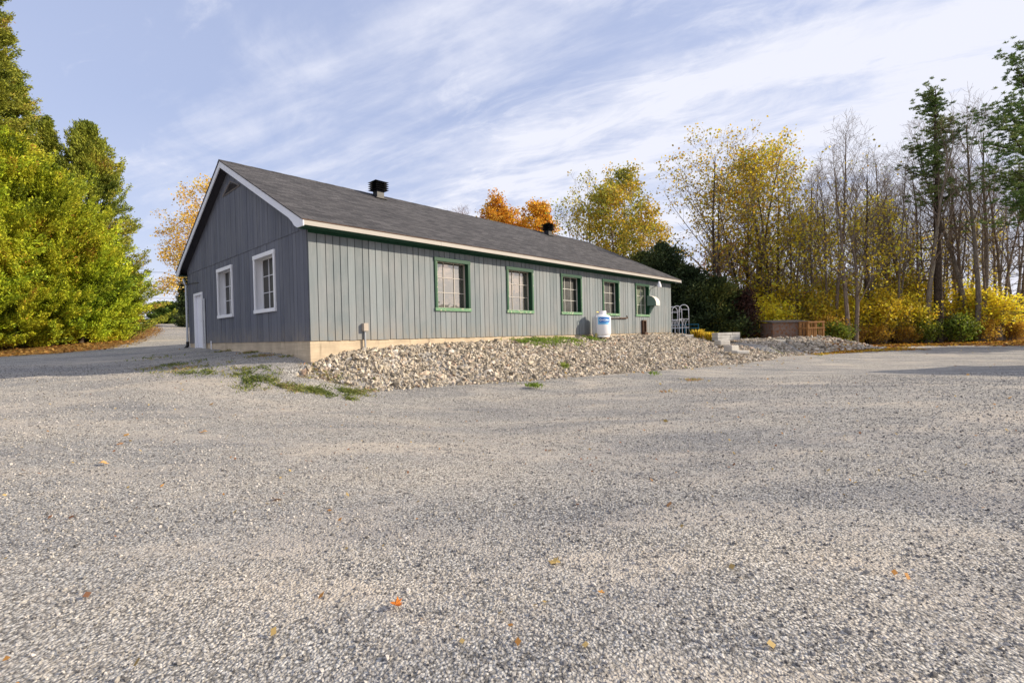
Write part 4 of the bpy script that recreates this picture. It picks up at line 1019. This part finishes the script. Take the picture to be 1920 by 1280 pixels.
conifer('cedar_tree', 'bright yellow-green cedar just right of the one at the left edge', 92, 23.0, 318, 2.7, 15, *CED, egg, nl=540, per=340, group=CG, ssize=(.115, .40), scat=.07, inner=.45, elev=(10, 50))
conifer('cedar_tree', 'lower bushy cedar in front of the pointed olive cedar', 150, 24.0, 410, 2.2, 16, *CED, egg, nl=470, per=300, group=CG, ssize=(.115, .40), scat=.07, inner=.45, elev=(10, 50))
conifer('cedar_tree', 'smallest bushy cedar at the foot of the hedge by the driveway', 196, 25.2, 478, 1.5, 17, *CED, egg, nl=360, per=300, group=CG, ssize=(.115, .40), scat=.07, inner=.45)
conifer('cedar_tree', 'cedar beyond the left edge of the picture', -95, 20, 180, 3, 18, *CED, egg, nl=700, per=220, group=CG, ssize=(.115, .40), scat=.07, inner=.45)
conifer('cedar_tree', 'dark cedar behind the bright ones at the left edge', 45, 25.5, 130, 2.9, 19, *CEDD, cone, nl=560, per=120, group=CG, ssize=(.115, .40), scat=.07, inner=.45)
# low bush on the crest and clump by the building corner
conifer('evergreen_bush', 'rounded green bush on the crest of the driveway', 318, 46, 590, 1.7, 21, [(.06,.11,.02),(.12,.18,.03),(.2,.25,.05)], [2,3,2], lambda f: sqrt(max(0, 1 - f * f)) + .1, nl=260, per=60, cat='bush', ssize=(.25,.4), H=1.9)
conifer('evergreen_bush', 'low green bush half hidden behind the building on the driveway crest', 352, 47, 590, 1.6, 22, [(.06,.11,.02),(.12,.18,.03),(.2,.25,.05)], [2,3,2], lambda f: sqrt(max(0, 1 - f * f)) + .1, nl=240, per=60, cat='bush', ssize=(.25,.4), H=1.7)
conifer('spruce_tree', 'small dark evergreen behind the door corner of the building', 352, 40, 535, .9, 23, *YEW, cone, nl=220, per=60, cat='tree', H=4.8)
broadleaf('birch_tree', 'golden birch behind the left gable of the building', 366, 40, 322, crown=2.3, seed=31, stems=2, tr=.16, f0=.28, n1=26, cols=BIR[0], wts=BIR[1], lsize=.15, per=4, dens=.7, up1=-.10, bark='barkpale', ang=44)

# ---- behind the roof
broadleaf('bare_tree', 'leafless pinkish tree beyond the roof ridge', 892, 52, 368, crown=2.3, seed=41, stems=3, tr=.14, f0=.3, n1=16, bark='barkred', ang=30, base=1.3)
broadleaf('maple_tree', 'dense orange maple beyond the roof ridge, left half', 945, 47, 368, crown=2.5, seed=42, stems=2, tr=.16, f0=.3, n1=22, cols=ORG[0], wts=ORG[1], lsize=.2, per=5, dens=1, ang=30, base=1.3)
broadleaf('maple_tree', 'dense orange maple beyond the roof ridge, right half next to the vent', 1003, 46, 372, crown=2.2, seed=43, stems=2, tr=.16, f0=.3, n1=22, cols=ORG[0], wts=ORG[1], lsize=.2, per=5, dens=1, ang=30, base=1.3)
broadleaf('thin_tree', 'half bare tree left of the big yellow-green tree behind the roof', 1098, 38, 308, crown=2.5, seed=44, stems=2, tr=.15, f0=.25, n1=22, cols=YGR[0], wts=YGR[1], lsize=.17, per=2, dens=.35, ang=40, base=1.2)
broadleaf('yellow_tree', 'big yellow-green tree rising behind the right end of the roof', 1163, 38, 290, crown=2.9, seed=45, stems=2, tr=.19, f0=.22, n1=28, cols=YGR[0], wts=YGR[1], lsize=.19, per=4, dens=.72, ang=44, base=1.2)
broadleaf('yellow_tree', 'smaller yellow tree right of the big yellow-green tree', 1218, 41, 395, crown=2.5, seed=46, stems=2, tr=.13, f0=.2, n1=20, cols=YEL[0], wts=YEL[1], lsize=.17, per=3, dens=.7, ang=46, base=1.2)

# ---- dark evergreens right of the building
dome = lambda f: (1 - f ** 2.2) ** .6 * (.85 + .15 * sin(f * 9)) if f < 1 else 0
EG = 'dark evergreens right of the building'
YW2 = [(.045,.07,.025),(.09,.125,.035),(.18,.20,.045),(.32,.27,.06)]
kw = dict(group=EG, ssize=(.19,.45), lump=.26, scat=.16, inner=.3)
conifer('yew_tree', 'black-green evergreen directly behind the roof corner', 1244, 31, 462, 1.9, 51, *YEW, dome, nl=360, per=84, base=1.2, **kw)
conifer('yew_tree', 'smaller dark evergreen low behind the roof slope', 1208, 33, 478, 2.0, 57, YW2, [2,3,2,1], dome, nl=260, per=84, base=1.2, **kw)
conifer('yew_tree', 'wide dark evergreen behind the white trellises', 1290, 30.5, 505, 2.1, 52, *YEW, dome, nl=340, per=84, base=1.1, **kw)
conifer('yew_tree', 'dark evergreen with a green sunlit side above the block wall', 1342, 30.2, 528, 2.1, 53, YW2, [3,3,2.5,1.2], dome, nl=340, per=84, base=1.0, **kw)
conifer('yew_tree', 'dark evergreen between the trellis evergreen and the green sided one', 1318, 31.5, 540, 1.6, 58, *YEW, dome, nl=240, per=84, base=1.1, **kw)
broadleaf('purple_shrub', 'dark purple-leaved shrub at the end of the evergreens', 1402, 29.3, 535, crown=.62, seed=54, stems=4, tr=.06, f0=.08, n1=14, cols=[(.06,.03,.025),(.10,.045,.03),(.05,.045,.025)], wts=[3,2,2], lsize=.12, per=4, dens=.9, ang=30, cat='shrub', levels=3)
broadleaf('red_maple', 'small red-leaved tree glimpsed behind the twin trunks', 1362, 36, 462, crown=2.0, seed=55, tr=.1, f0=.3, n1=18, cols=RUS[0], wts=RUS[1], lsize=.15, per=3, dens=.8, ang=44)

# ---- the wood: trees one can tell apart, left to right
broadleaf('yellow_tree', 'spreading yellow tree with twin dark trunks, first of the wood', 1347, 32, 252, crown=3.1, seed=61, stems=2, tr=.21, f0=.28, n1=26, cols=YEL[0], wts=YEL[1], lsize=.15, per=3, dens=.30, ang=52, tmat='barkdark')
broadleaf('yellow_tree', 'tall yellow tree whose crown is the highest left of the wood', 1404, 33, 246, crown=2.6, seed=62, stems=3, tr=.19, f0=.25, n1=26, cols=YEL[0], wts=YEL[1], lsize=.17, per=3, dens=.29, ang=40, tmat='barkdark', leaffn=lambda q: .55 + .5 * q[:, 2])
broadleaf('yellow_tree', 'tall yellow tree with full crown beside the highest one', 1452, 32.5, 254, crown=2.7, seed=63, stems=3, tr=.19, f0=.2, n1=28, cols=YEL[0], wts=YEL[1], lsize=.17, per=3, dens=.29, ang=42, tmat='barkdark', leaffn=lambda q: .55 + .5 * q[:, 2])
broadleaf('forked_tree', 'half bare tree leaning right behind the brown box', 1480, 31.5, 380, crown=2.2, seed=64, tr=.13, f0=.3, n1=16, cols=YEL[0], wts=YEL[1], lsize=.14, per=2, dens=.4, lean=(.18, 0), ang=42)
broadleaf('bare_tree', 'slender bare tree behind the wooden crate', 1530, 33, 300, crown=2.2, seed=65, tr=.14, f0=.35, n1=20, cols=YEL[0], wts=YEL[1], lsize=.13, per=2, dens=.12, ang=34, hmax=.5, tmat='barkpale')
broadleaf('forked_tree', 'dark forked tree with yellow lower leaves at the wood edge', 1598, 29.5, 262, crown=2.7, seed=66, stems=2, tr=.20, f0=.3, n1=22, cols=YEL[0], wts=YEL[1], lsize=.15, per=4, dens=.42, ang=40, leaffn=lambda q: np.clip(1.2 - q[:, 2] * 1.35, .03, 1))
broadleaf('bare_tree', 'dark bare tree just right of the forked tree', 1626, 31, 275, crown=2.3, seed=67, tr=.18, f0=.36, n1=20, cols=YEL[0], wts=YEL[1], lsize=.14, per=4, dens=.34, ang=36, leaffn=lambda q: np.clip(1.2 - q[:, 2] * 1.4, .03, 1), tmat='barkdark')
broadleaf('bare_tree', 'bare tree midway between the forked tree and the pine', 1690, 33, 310, crown=2.4, seed=68, tr=.15, f0=.4, n1=20, cols=YEL[0], wts=YEL[1], lsize=.13, per=3, dens=.30, ang=34, leaffn=lambda q: np.clip(1.1 - q[:, 2] * 1.5, .02, 1))
broadleaf('bare_tree', 'pale bare trunk leaning against the left side of the pine', 1742, 30.5, 215, crown=2.3, seed=69, tr=.18, f0=.4, n1=18, ang=36, lean=(-.05, 0), tmat='barkpale')
pine('pine_tree', 'tall pine with dead lower branches and tufted green top', 1760, 30.3, 168, 70, .50, 1.9, .26)
broadleaf('bare_tree', 'tall bare pale tree with several stems right of the pine', 1832, 30.8, 140, crown=2.8, seed=71, stems=3, tr=.24, f0=.42, n1=22, ang=34, tmat='barkpale')
pine('pine_tree', 'green pine reaching in from the right edge of the picture', 1935, 27.5, 80, 72, .62, 3.0, .28, side=-1)
broadleaf('bare_tree', 'slender brown bare tree between the pale stems and right edge', 1880, 32, 240, crown=2.0, seed=73, stems=2, tr=.15, f0=.4, n1=18, ang=32)
broadleaf('bare_tree', 'bare tree at the right edge of the picture', 1912, 33.5, 250, crown=2.0, seed=74, tr=.16, f0=.4, n1=18, ang=32)
broadleaf('bare_tree', 'thin bare tree directly behind the pine trunk', 1782, 34.5, 260, crown=2.2, seed=75, stems=2, tr=.14, f0=.4, n1=18, ang=32)
conifer('spruce_tree', 'broad spruce beyond the right edge, its shadow crossing the far gravel', 0, 0, 0, 3.2, 76, *YEW, cone, nl=520, per=84, loc=(36.5, 23.4, .2), H=12.5, cat='tree', ssize=(.2, .35))
# back rows: copies of four bare and two leafy kinds, each with its own turn and size
P1 = broadleaf('bare_tree', 'x', 1555, 37, 288, crown=2.1, seed=81, tr=.13, f0=.4, n1=20, ang=30, group='slender bare trees deep in the wood')
P2 = broadleaf('bare_tree', 'x', 1660, 38, 305, crown=2.2, seed=82, stems=2, tr=.14, f0=.35, n1=18, ang=32, group='slender bare trees deep in the wood', tmat='barkpale')
P3 = broadleaf('bare_tree', 'x', 1720, 40, 300, crown=1.9, seed=83, tr=.12, f0=.3, n1=22, ang=30, group='slender bare trees deep in the wood')
P4 = broadleaf('leafy_tree', 'x', 1500, 37, 400, crown=2.0, seed=84, stems=2, tr=.10, f0=.2, n1=15, cols=YS[0], wts=YS[1], lsize=.15, per=3, dens=.24, ang=40, group='yellow-leaved young trees inside the wood')
ORD = ['first', 'second', 'third', 'fourth', 'fifth', 'sixth', 'seventh', 'eighth', 'ninth', 'tenth', 'eleventh', 'twelfth', 'thirteenth', 'fourteenth', 'fifteenth', 'sixteenth', 'seventeenth', 'eighteenth', 'nineteenth', 'twentieth',
       '21st', '22nd', '23rd', '24th', '25th', '26th', '27th', '28th', '29th', '30th', '31st', '32nd', '33rd', '34th'] + [f'{k}th' for k in range(35, 41)] + ['41st', '42nd', '43rd'] + [f'{k}th' for k in range(44, 51)]
random.seed(21)
bare = []
spots = [(1555, 37, None), (1660, 38, None), (1720, 40, None)]
for pr, (px, dp, _) in zip((P1, P2, P3), spots): bare.append((px, pr))
extra = [1420, 1490, 1518, 1542, 1572, 1585, 1612, 1640, 1652, 1676, 1702, 1712, 1733, 1752, 1770, 1795, 1806, 1818, 1846, 1858, 1870, 1894, 1905, 1925, 1945] + [1500.5, 1550.5, 1566, 1620, 1633, 1668, 1684, 1722, 1747, 1778, 1812.5, 1851, 1887]
for i, px in enumerate(extra):
    o = copy_tree((P1, P2, P3)[i % 3]); dp = random.uniform(33.5, 46) if i < 25 else random.uniform(30.6, 33); x, y, z = onground(px, dp)
    o.location = (x, y, z); o.rotation_euler = (0, 0, random.uniform(0, 6.28)); s_ = random.uniform(.72, 1.02); o.scale = (s_, s_, s_ * random.uniform(.92, 1.08)); bare.append((px, o))
bare.sort(key=lambda q: q[0])
for i, (px, o) in enumerate(bare): o['label'] = f'slender bare tree deep in the wood, {ORD[i]} from the left in its row'
leafy = [(1500, P4)]
for i, (px, dp) in enumerate([(1375, 36), (1432, 34.5), (1465, 36), (1535, 34.5), (1570, 33), (1645, 34), (1668, 32.5), (1705, 34.5), (1800, 36), (1655, 39), (1425, 40), (1590, 38)]):
    o = copy_tree(P4); x, y, z = onground(px, dp); o.location = (x, y, z); o.rotation_euler = (0, 0, random.uniform(0, 6.28)); s_ = random.uniform(.5, 1.1); o.scale = (s_ * 1.1, s_ * 1.1, s_); leafy.append((px, o))
leafy.sort(key=lambda q: q[0])
for i, (px, o) in enumerate(leafy): o['label'] = f'young yellow-leaved tree inside the wood, {ORD[i]} from the left among its kind'
# understory shrubs
SG = 'yellow shrubs along the wood edge'
S1 = broadleaf('yellow_shrub', 'x', 1560, 30.8, 560, crown=1.3, seed=91, stems=5, tr=.05, f0=.12, n1=10, cols=YS[0], wts=YS[1], lsize=.14, per=4, dens=.62, ang=42, cat='shrub', group=SG, H=2.9, levels=3, spread=.2)
S2 = broadleaf('yellow_shrub', 'x', 1640, 31.2, 560, crown=1.5, seed=92, stems=4, tr=.05, f0=.12, n1=12, cols=YEL[0], wts=YEL[1], lsize=.14, per=3, dens=.6, ang=46, cat='shrub', group=SG, H=3.6, levels=3, spread=.22)
S3 = broadleaf('russet_shrub', 'x', 1600, 30.5, 560, crown=1.0, seed=93, stems=5, tr=.04, f0=.1, n1=10, cols=[(.62,.34,.04),(.66,.44,.05),(.40,.22,.05)], wts=[3,3,2], lsize=.12, per=3, dens=.7, ang=44, cat='shrub', group='russet shrubs along the wood edge', H=1.6, levels=3, spread=.18)
S4 = broadleaf('green_shrub', 'x', 1797, 30.0, 560, crown=.8, seed=94, stems=5, tr=.04, f0=.1, n1=10, cols=[(.07,.13,.02),(.16,.22,.03),(.3,.32,.04)], wts=[2,3,2], lsize=.12, per=4, dens=.9, ang=44, cat='shrub', group='green shrubs along the wood edge', H=1.3, levels=3, spread=.16)
def put(proto, lst, noun, sc=(.7, 1.15), first=None):
    res = []
    for i, (px, dp) in enumerate(lst):
        o = proto if i == 0 else copy_tree(proto); x, y, z = onground(px, dp); o.location = (x, y, z); s_ = random.uniform(*sc); o.scale = (s_, s_, s_ * random.uniform(.85, 1.15)); o.rotation_euler = (0, 0, random.uniform(0, 6.28)); res.append((px, o))
    res.sort(key=lambda q: q[0])
    for i, (px, o) in enumerate(res): o['label'] = f'{noun}, {ORD[i]} from the left among its kind'
put(S1, [(1548, 30.8), (1575, 31.5), (1612, 31), (1660, 30.6), (1712, 30.8), (1730, 31.8), (1812, 32), (1856, 31), (1893, 31.5), (1420, 31.5), (1445, 31.2)], 'rounded yellow shrub at the wood edge')
put(S2, [(1640, 31.8), (1590, 32.8), (1560, 33.2), (1530, 32), (1505, 31.5), (1672, 33), (1700, 32.8), (1475, 32.5), (1435, 33), (1385, 33.5), (1724, 33.5), (1655, 35), (1608, 35)], 'taller loose yellow shrub behind the wood edge', (.8, 1.25))
put(S3, [(1600, 30.3), (1560, 29.7), (1645, 30.2), (1700, 30.3), (1840, 30.4), (1905, 30.6), (1430, 30), (1400, 31)], 'low russet shrub at the wood edge', (.5, .85))
put(S4, [(1797, 30.0), (1735, 30.2), (1815, 30.6), (1563, 29.2)], 'low green shrub at the wood edge', (.6, 1.05))
# far thicket closing the view through the trunks
def thicket(name, label, x0, x1, y0, y1, n, h, cols, wts, seed):
    rg = np.random.default_rng(seed); br = []
    xs_ = rg.uniform(x0, x1, n); ys_ = rg.uniform(y0, y1, n); zs = terr(xs_, ys_); tips = []
    for i in range(n):
        hh_ = h * rg.uniform(.5, 1.15); lx, ly = rg.normal(0, .12, 2) * hh_; q = np.linspace(0, 1, 4)
        p = np.stack([xs_[i] + lx * q ** 1.5, ys_[i] + ly * q ** 1.5, zs[i] - .1 + hh_ * q], -1); br.append((p, np.array([.04, .03, .02, .008]) * hh_ / 3))
        for k in range(5):
            f = rg.uniform(.3, .95); b = p[0] + (p[-1] - p[0]) * f; e = b + np.array([rg.normal(0, .6), rg.normal(0, .6), rg.uniform(.3, 1.2)]); br.append((np.stack([b, (b + e) / 2 + rg.normal(0, .05, 3), e]), np.array([.018, .012, .006]))); tips.append(e); tips.append((b + e) / 2)
    V, Fa = tubes_np(br, 3); T_ = np.array(tips)
    P = np.repeat(T_, 3, 0) + rg.normal(size=(len(T_) * 3, 3)) * .3; V2, F2 = leaf_quads(P, .17, .8, rg=rg)
    cb = pal(rg, len(Fa), V[Fa[:, 0]], [(.12,.09,.07), (.18,.14,.11)], [1, 1]); cl_ = pal(rg, len(P), P, cols, wts, .4)
    return np_obj(name, np.r_[V, V2], np.r_[Fa, F2 + len(V)], M['leaf'], None, col=np.r_[cb, cl_], label=label, cat='undergrowth', kind='stuff')
thicket('undergrowth', 'tangled yellow and brown undergrowth filling the wood floor', 13, 60, 33, 52, 2600, 2.2, [(.5,.36,.04),(.42,.22,.04),(.3,.26,.05),(.25,.12,.04)], [3, 2, 2, 2], 5)
thicket('distant_thicket', 'brown thicket far behind the wood', 0, 130, 60, 95, 2600, 4.0, [(.3,.2,.06),(.24,.13,.05),(.2,.18,.06)], [2, 2, 1], 6)

# ---- ground cover
def flat_leaves(name, P, size, cols, wts, label, cat, tilt=.45, seed=3, asp=.8):
    rg = np.random.default_rng(seed); n = len(P); a = rg.uniform(0, 2 * pi, n); A = np.stack([np.cos(a), np.sin(a), rg.normal(0, tilt, n)], -1); Bv = np.stack([-np.sin(a), np.cos(a), rg.normal(0, tilt, n)], -1)
    s = (size * rg.uniform(.6, 1.4, n))[:, None] * .5; V = np.stack([P - A * s, P + Bv * s * asp, P + A * s, P - Bv * s * asp], 1).reshape(-1, 3); V[:, 2] = np.maximum(V[:, 2], np.repeat(P[:, 2], 4) - .012)
    return np_obj(name, V, np.arange(4 * n).reshape(n, 4), M['leaf'], None, col=pal(rg, n, P, cols, wts, .7), label=label, cat=cat, kind='stuff')
def area(n, box, fn, seed):
    rg = np.random.default_rng(seed); x = rg.uniform(box[0], box[1], n); y = rg.uniform(box[2], box[3], n); k = rg.random(n) < fn(x, y); x, y = x[k], y[k]; return np.c_[x, y, terr(x, y) + .02]
lf = lambda x, y: np.clip((poly_mask(x, y, WOODP, 1.8) - .12) * 1.6, 0, 1) ** 1.5
flat_leaves('leaf_litter', area(90000, (8, 46, 22, 36), lf, 1), .15, [(.5,.24,.03),(.58,.36,.05),(.34,.15,.04),(.24,.12,.05),(.6,.42,.06)], [3, 3, 3, 2, 2], 'orange and brown fallen leaves carpeting the wood edge', 'leaves', seed=4)
vf = lambda x, y: np.clip((poly_mask(x, y, VERGE, 1.2) - .3) * 1.8, 0, 1)
flat_leaves('leaf_litter', area(42000, (-34, -12, 12, 46), vf, 2), .11, [(.48,.27,.06),(.55,.36,.10),(.34,.17,.05),(.4,.3,.08)], [3, 3, 2, 2], 'dry orange needles and leaves under the cedars', 'leaves', seed=5)
toe = lambda x, y: np.clip(1 - np.abs(bank(x, y)[0] - .25) / .35, 0, 1) * (bank(x, y)[1] == 2) * .5
flat_leaves('leaf_litter', area(26000, (12, 23, 21, 30), toe, 3), .12, [(.55,.28,.03),(.6,.42,.05),(.34,.2,.05)], [3, 2, 2], 'fallen leaves caught on the low stone mound', 'leaves', seed=6)
lb = lambda x, y: .10 * (bank(x, y)[1] == 1)
P_ = area(9000, (-6, 14, 9, 28), lb, 11); P_[:, 2] += .03
flat_leaves('leaf_litter', P_, .09, [(.40,.22,.08),(.5,.36,.12),(.22,.26,.06)], [2, 2, 2], 'dry leaves caught between the stones of the long bank', 'leaves', seed=12)
sp_f = lambda x, y: .012 + .10 * np.clip((y - 12) / 18, 0, 1) ** 2 + .1 * np.clip(1 - np.hypot(x - 7.5, y - 16.5) / 2.4, 0, 1)
flat_leaves('scattered_leaves', area(9000, (-14, 34, 3, 30), lambda x, y: sp_f(x, y) * (bank(x, y)[1] == 0), 4), .075, [(.45,.22,.06),(.5,.35,.12),(.28,.15,.08)], [2, 2, 2], 'tiny dry leaves sprinkled over the gravel', 'leaves', seed=7)
def blades(name, P, h, cols, wts, label, seed=3, w=.012, cat='grass', lean=.5):
    rg = np.random.default_rng(seed); n = len(P); hh_ = h * rg.uniform(.45, 1.25, n); a = rg.uniform(0, 2 * pi, n); d = np.stack([np.cos(a), np.sin(a), np.zeros(n)], -1); l = rg.normal(size=(n, 2)) * lean
    tip = P + np.c_[l[:, 0] * hh_, l[:, 1] * hh_, hh_]; mid = P + np.c_[l[:, 0] * hh_ * .3, l[:, 1] * hh_ * .3, hh_ * .6]; ww = w * rg.uniform(.7, 1.5, n)[:, None]
    V = np.stack([P - d * ww, P + d * ww, mid + d * ww * .7, tip], 1).reshape(-1, 3)
    return np_obj(name, V, np.arange(4 * n).reshape(n, 4), M['leaf'], None, col=pal(rg, n, P, cols, wts, 2.0), label=label, cat=cat, kind='stuff')
def patch(lst, per, seed):
    rg = np.random.default_rng(seed); out_ = []
    for px, py, rx, ry, k in lst:
        x, y, z = gp(px, py); n = int(per * k); q = rg.normal(size=(n, 2)) * .5; xx = x + q[:, 0] * rx * 1.35; yy = y + q[:, 1] * ry * 1.7
        cl = np.sin(xx * 9 + 2 * np.sin(yy * 7)) + np.sin(yy * 11 + xx * 3); kk = rg.random(n) < np.clip(.55 + .45 * cl, .05, 1); out_.append(np.c_[xx[kk], yy[kk], terr(xx[kk], yy[kk])])
    return np.concatenate(out_)
GRN = ([(.10,.14,.04), (.20,.25,.06), (.33,.33,.11), (.46,.36,.19), (.5,.27,.14)], [2, 3, 3, 2.5, 2])
weeds = [(320, 686, .5, .35, 1.2), (338, 693, .4, .2, .8), (362, 698, .4, .2, .7), (400, 702, .5, .2, .35), (470, 700, .32, .25, 1.2), (472, 716, .22, .3, 1.4), (505, 714, .16, .2, .9), (518, 727, .22, .10, .8), (553, 724, .2, .08, .5), (562, 733, .2, .10, .8),
         (585, 735, .2, .10, .7), (612, 735, .3, .15, 1.2), (640, 738, .3, .18, 1.2), (665, 736, .3, .12, .9), (688, 733, .2, .1, .5), (657, 749, .1, .05, .3), (583, 706, .2, .15, .8), (632, 717, .3, .15, .7), (608, 712, .2, .15, .3),
         (421, 659, .25, .12, .5), (465, 662, .25, .15, .6), (497, 667, .3, .15, .8), (527, 671, .3, .1, .4), (292, 672, .6, .4, .4), (420, 682, .2, .1, .2), (447, 694, .3, .1, .3),
         (1297, 713, .2, .1, .7), (1000, 723, .2, .1, .25), (1380, 665, .3, .2, .5), (1415, 666, .3, .2, .5), (1450, 664, .7, .2, 1.2), (1475, 664, .5, .2, .8), (1245, 735, .25, .08, .15), (1790, 646, 2.2, .25, .7)]
blades('weeds', patch(weeds, 480, 8), .055, GRN[0], GRN[1], 'patches of low weeds sprouting in the gravel', seed=9, w=.009, cat='weeds', lean=.9)
bankg = [(1005, 642, .6, .2, .7), (1035, 641, .7, .2, .8), (1065, 639, .5, .18, .5), (985, 645, .5, .2, .5), (1110, 637, .3, .3, .5), (1225, 705, .15, .1, .1), (1060, 690, .1, .1, .15), (1005, 728, .15, .08, .2)]
pb = patch(bankg, 1200, 9); pb[:, 2] += .05
blades('bank_grass', pb, .09, [(.12,.19,.03), (.22,.30,.05), (.36,.38,.09)], [2, 4, 2], 'bright green grass strip on top of the stone bank below the windows', seed=10, w=.010)
# two golden grass clumps in the planter
def clump(px, depth, label, seed, h=.42, n=420, r=.20):
    p = at(px, 640, depth); rg = np.random.default_rng(seed); q = rg.normal(size=(n, 2)) * r * .45; P = np.c_[q, np.zeros(n)]; z = gz(p[0], p[1])
    o = blades('ornamental_grass', P, h, [(.5,.38,.04), (.62,.42,.05), (.35,.33,.05)], [3, 2, 1], label, seed, .009, 'plant', .28); o.location = (p[0], p[1], max(z, .85)); del o['kind']; o['group'] = 'golden grass clumps in the planter'; return o
clump(1308, 24.2, 'golden grass clump between the stone block and the timber edging', 1); clump(1331, 24.0, 'golden grass clump beside the grey block wall', 2)

nb = lambda x, y: .5 * np.clip(1 - y / 14, .1, 1)
flat_leaves('scattered_leaves', area(3000, (-9, 11, 1.7, 13), lambda x, y: nb(x, y) * (bank(x, y)[1] == 0), 14), .03, [(.50,.25,.07),(.55,.40,.16),(.30,.15,.08),(.6,.30,.08)], [2, 2, 2, 1], 'small curled leaf scraps lying in the near gravel', 'leaves', seed=17)
# ---- single fallen maple leaves near the camera
def maple_leaf(px, py, size, col, label, rot, curl=.25):
    x, y, z = gp(px, py); out_ = []
    lob = [(0, 1.0), (.13, .62), (.32, .72), (.27, .48), (.62, .52), (.48, .30), (.62, .06), (.25, .04), (.10, -.28), (.03, -.3)]
    pts = [(a * size, b * size) for a, b in lob] + [(-a * size, b * size) for a, b in reversed(lob[1:])]
    bm = bmesh.new(); c = bm.verts.new((0, size * .2, 0)); vs = [bm.verts.new((a, b, curl * size * (abs(a) / size) ** 1.3 + .15 * size * sin(b / size * 4 + px))) for a, b in pts]
    for i in range(len(vs)): bm.faces.new((c, vs[i], vs[(i + 1) % len(vs)]))
    me = bpy.data.meshes.new('fallen_leaf'); bm.to_mesh(me); bm.free()
    o = bpy.data.objects.new('fallen_leaf', me); COL.objects.link(o); me.materials.append(worn('dry_leaf', col, .6, .25, 30, 200, .2)); o.location = (x, y, z + .022); o.rotation_euler = (.12, -.1, rot)
    sol = o.modifiers.new('thickness', 'SOLIDIFY'); sol.thickness = .0008
    props(o, label, 'leaf', 'single maple leaves on the gravel'); return o
import bmesh
maple_leaf(1045, 1062, .062, (.62,.42,.14), 'pale yellow maple leaf on the gravel, near the bottom centre', 1.2)
maple_leaf(738, 1141, .058, (.55,.17,.02), 'curled orange-brown leaf lying closest to the camera', -1.9, .9)
maple_leaf(200, 871, .07, (.58,.33,.12), 'tan leaf on the gravel at the left', 2.2)
maple_leaf(224, 836, .06, (.34,.18,.08), 'small brown leaf behind the tan one at the left', .4)
maple_leaf(385, 813, .08, (.55,.32,.14), 'brownish leaf on gravel below the weeds', 1.9)
maple_leaf(1128, 1117, .03, (.5,.25,.06), 'small orange leaf fragment right of the pale yellow leaf', 2.8)
maple_leaf(700, 775, .07, (.42,.22,.08), 'brown leaf on the gravel in front of the stone bank', .8)

# ---- overhead wires beyond the driveway
YW = 62.0
def pole(px, label):
    x, y, z = onground(px, YW); o = empty('utility_pole', (x, y, z), 0, label=label, cat='utility pole', group='wooden utility poles beyond the driveway')
    m = MB(); m.tube([(0, 0, -.3), (0, 0, 12.2)], [.17, .11], 10); m.build('pole_shaft', M['bark'], o, smooth=True)
    m = MB(); m.box(-1.2, 1.2, -.06, .06, 11.3, 11.42); m.build('crossarm', M['bark'], o); return o, np.array([x, y, z])
pl_, a0 = pole(120, 'wooden utility pole behind the cedars'); pr_, a1 = pole(600, 'wooden utility pole behind the long building')
for k, (yl, yr) in enumerate([(513, 509), (530, 528), (543, 543), (557, 560), (567, 566)]):
    # heights taken where the wires cross the gap left of the building
    za = at(280, yl, YW)[2]; zb = at(335, yr + 1, YW)[2]; slope = 0; zc = (za + zb) / 2
    m = MB(); q = np.linspace(0, 1, 25); off = -.6 + .3 * k
    m.tube([(a0[0] + (a1[0] - a0[0]) * t_, YW + off, zc + 1.1 * ((2 * t_ - 1) ** 2 - .05)) for t_ in q], .022, 5)
    m.build('power_line', M['wire'], None, label=f'thin overhead wire left of the building, {ORD[k]} from the top', cat='wire', group='overhead wires beyond the driveway')
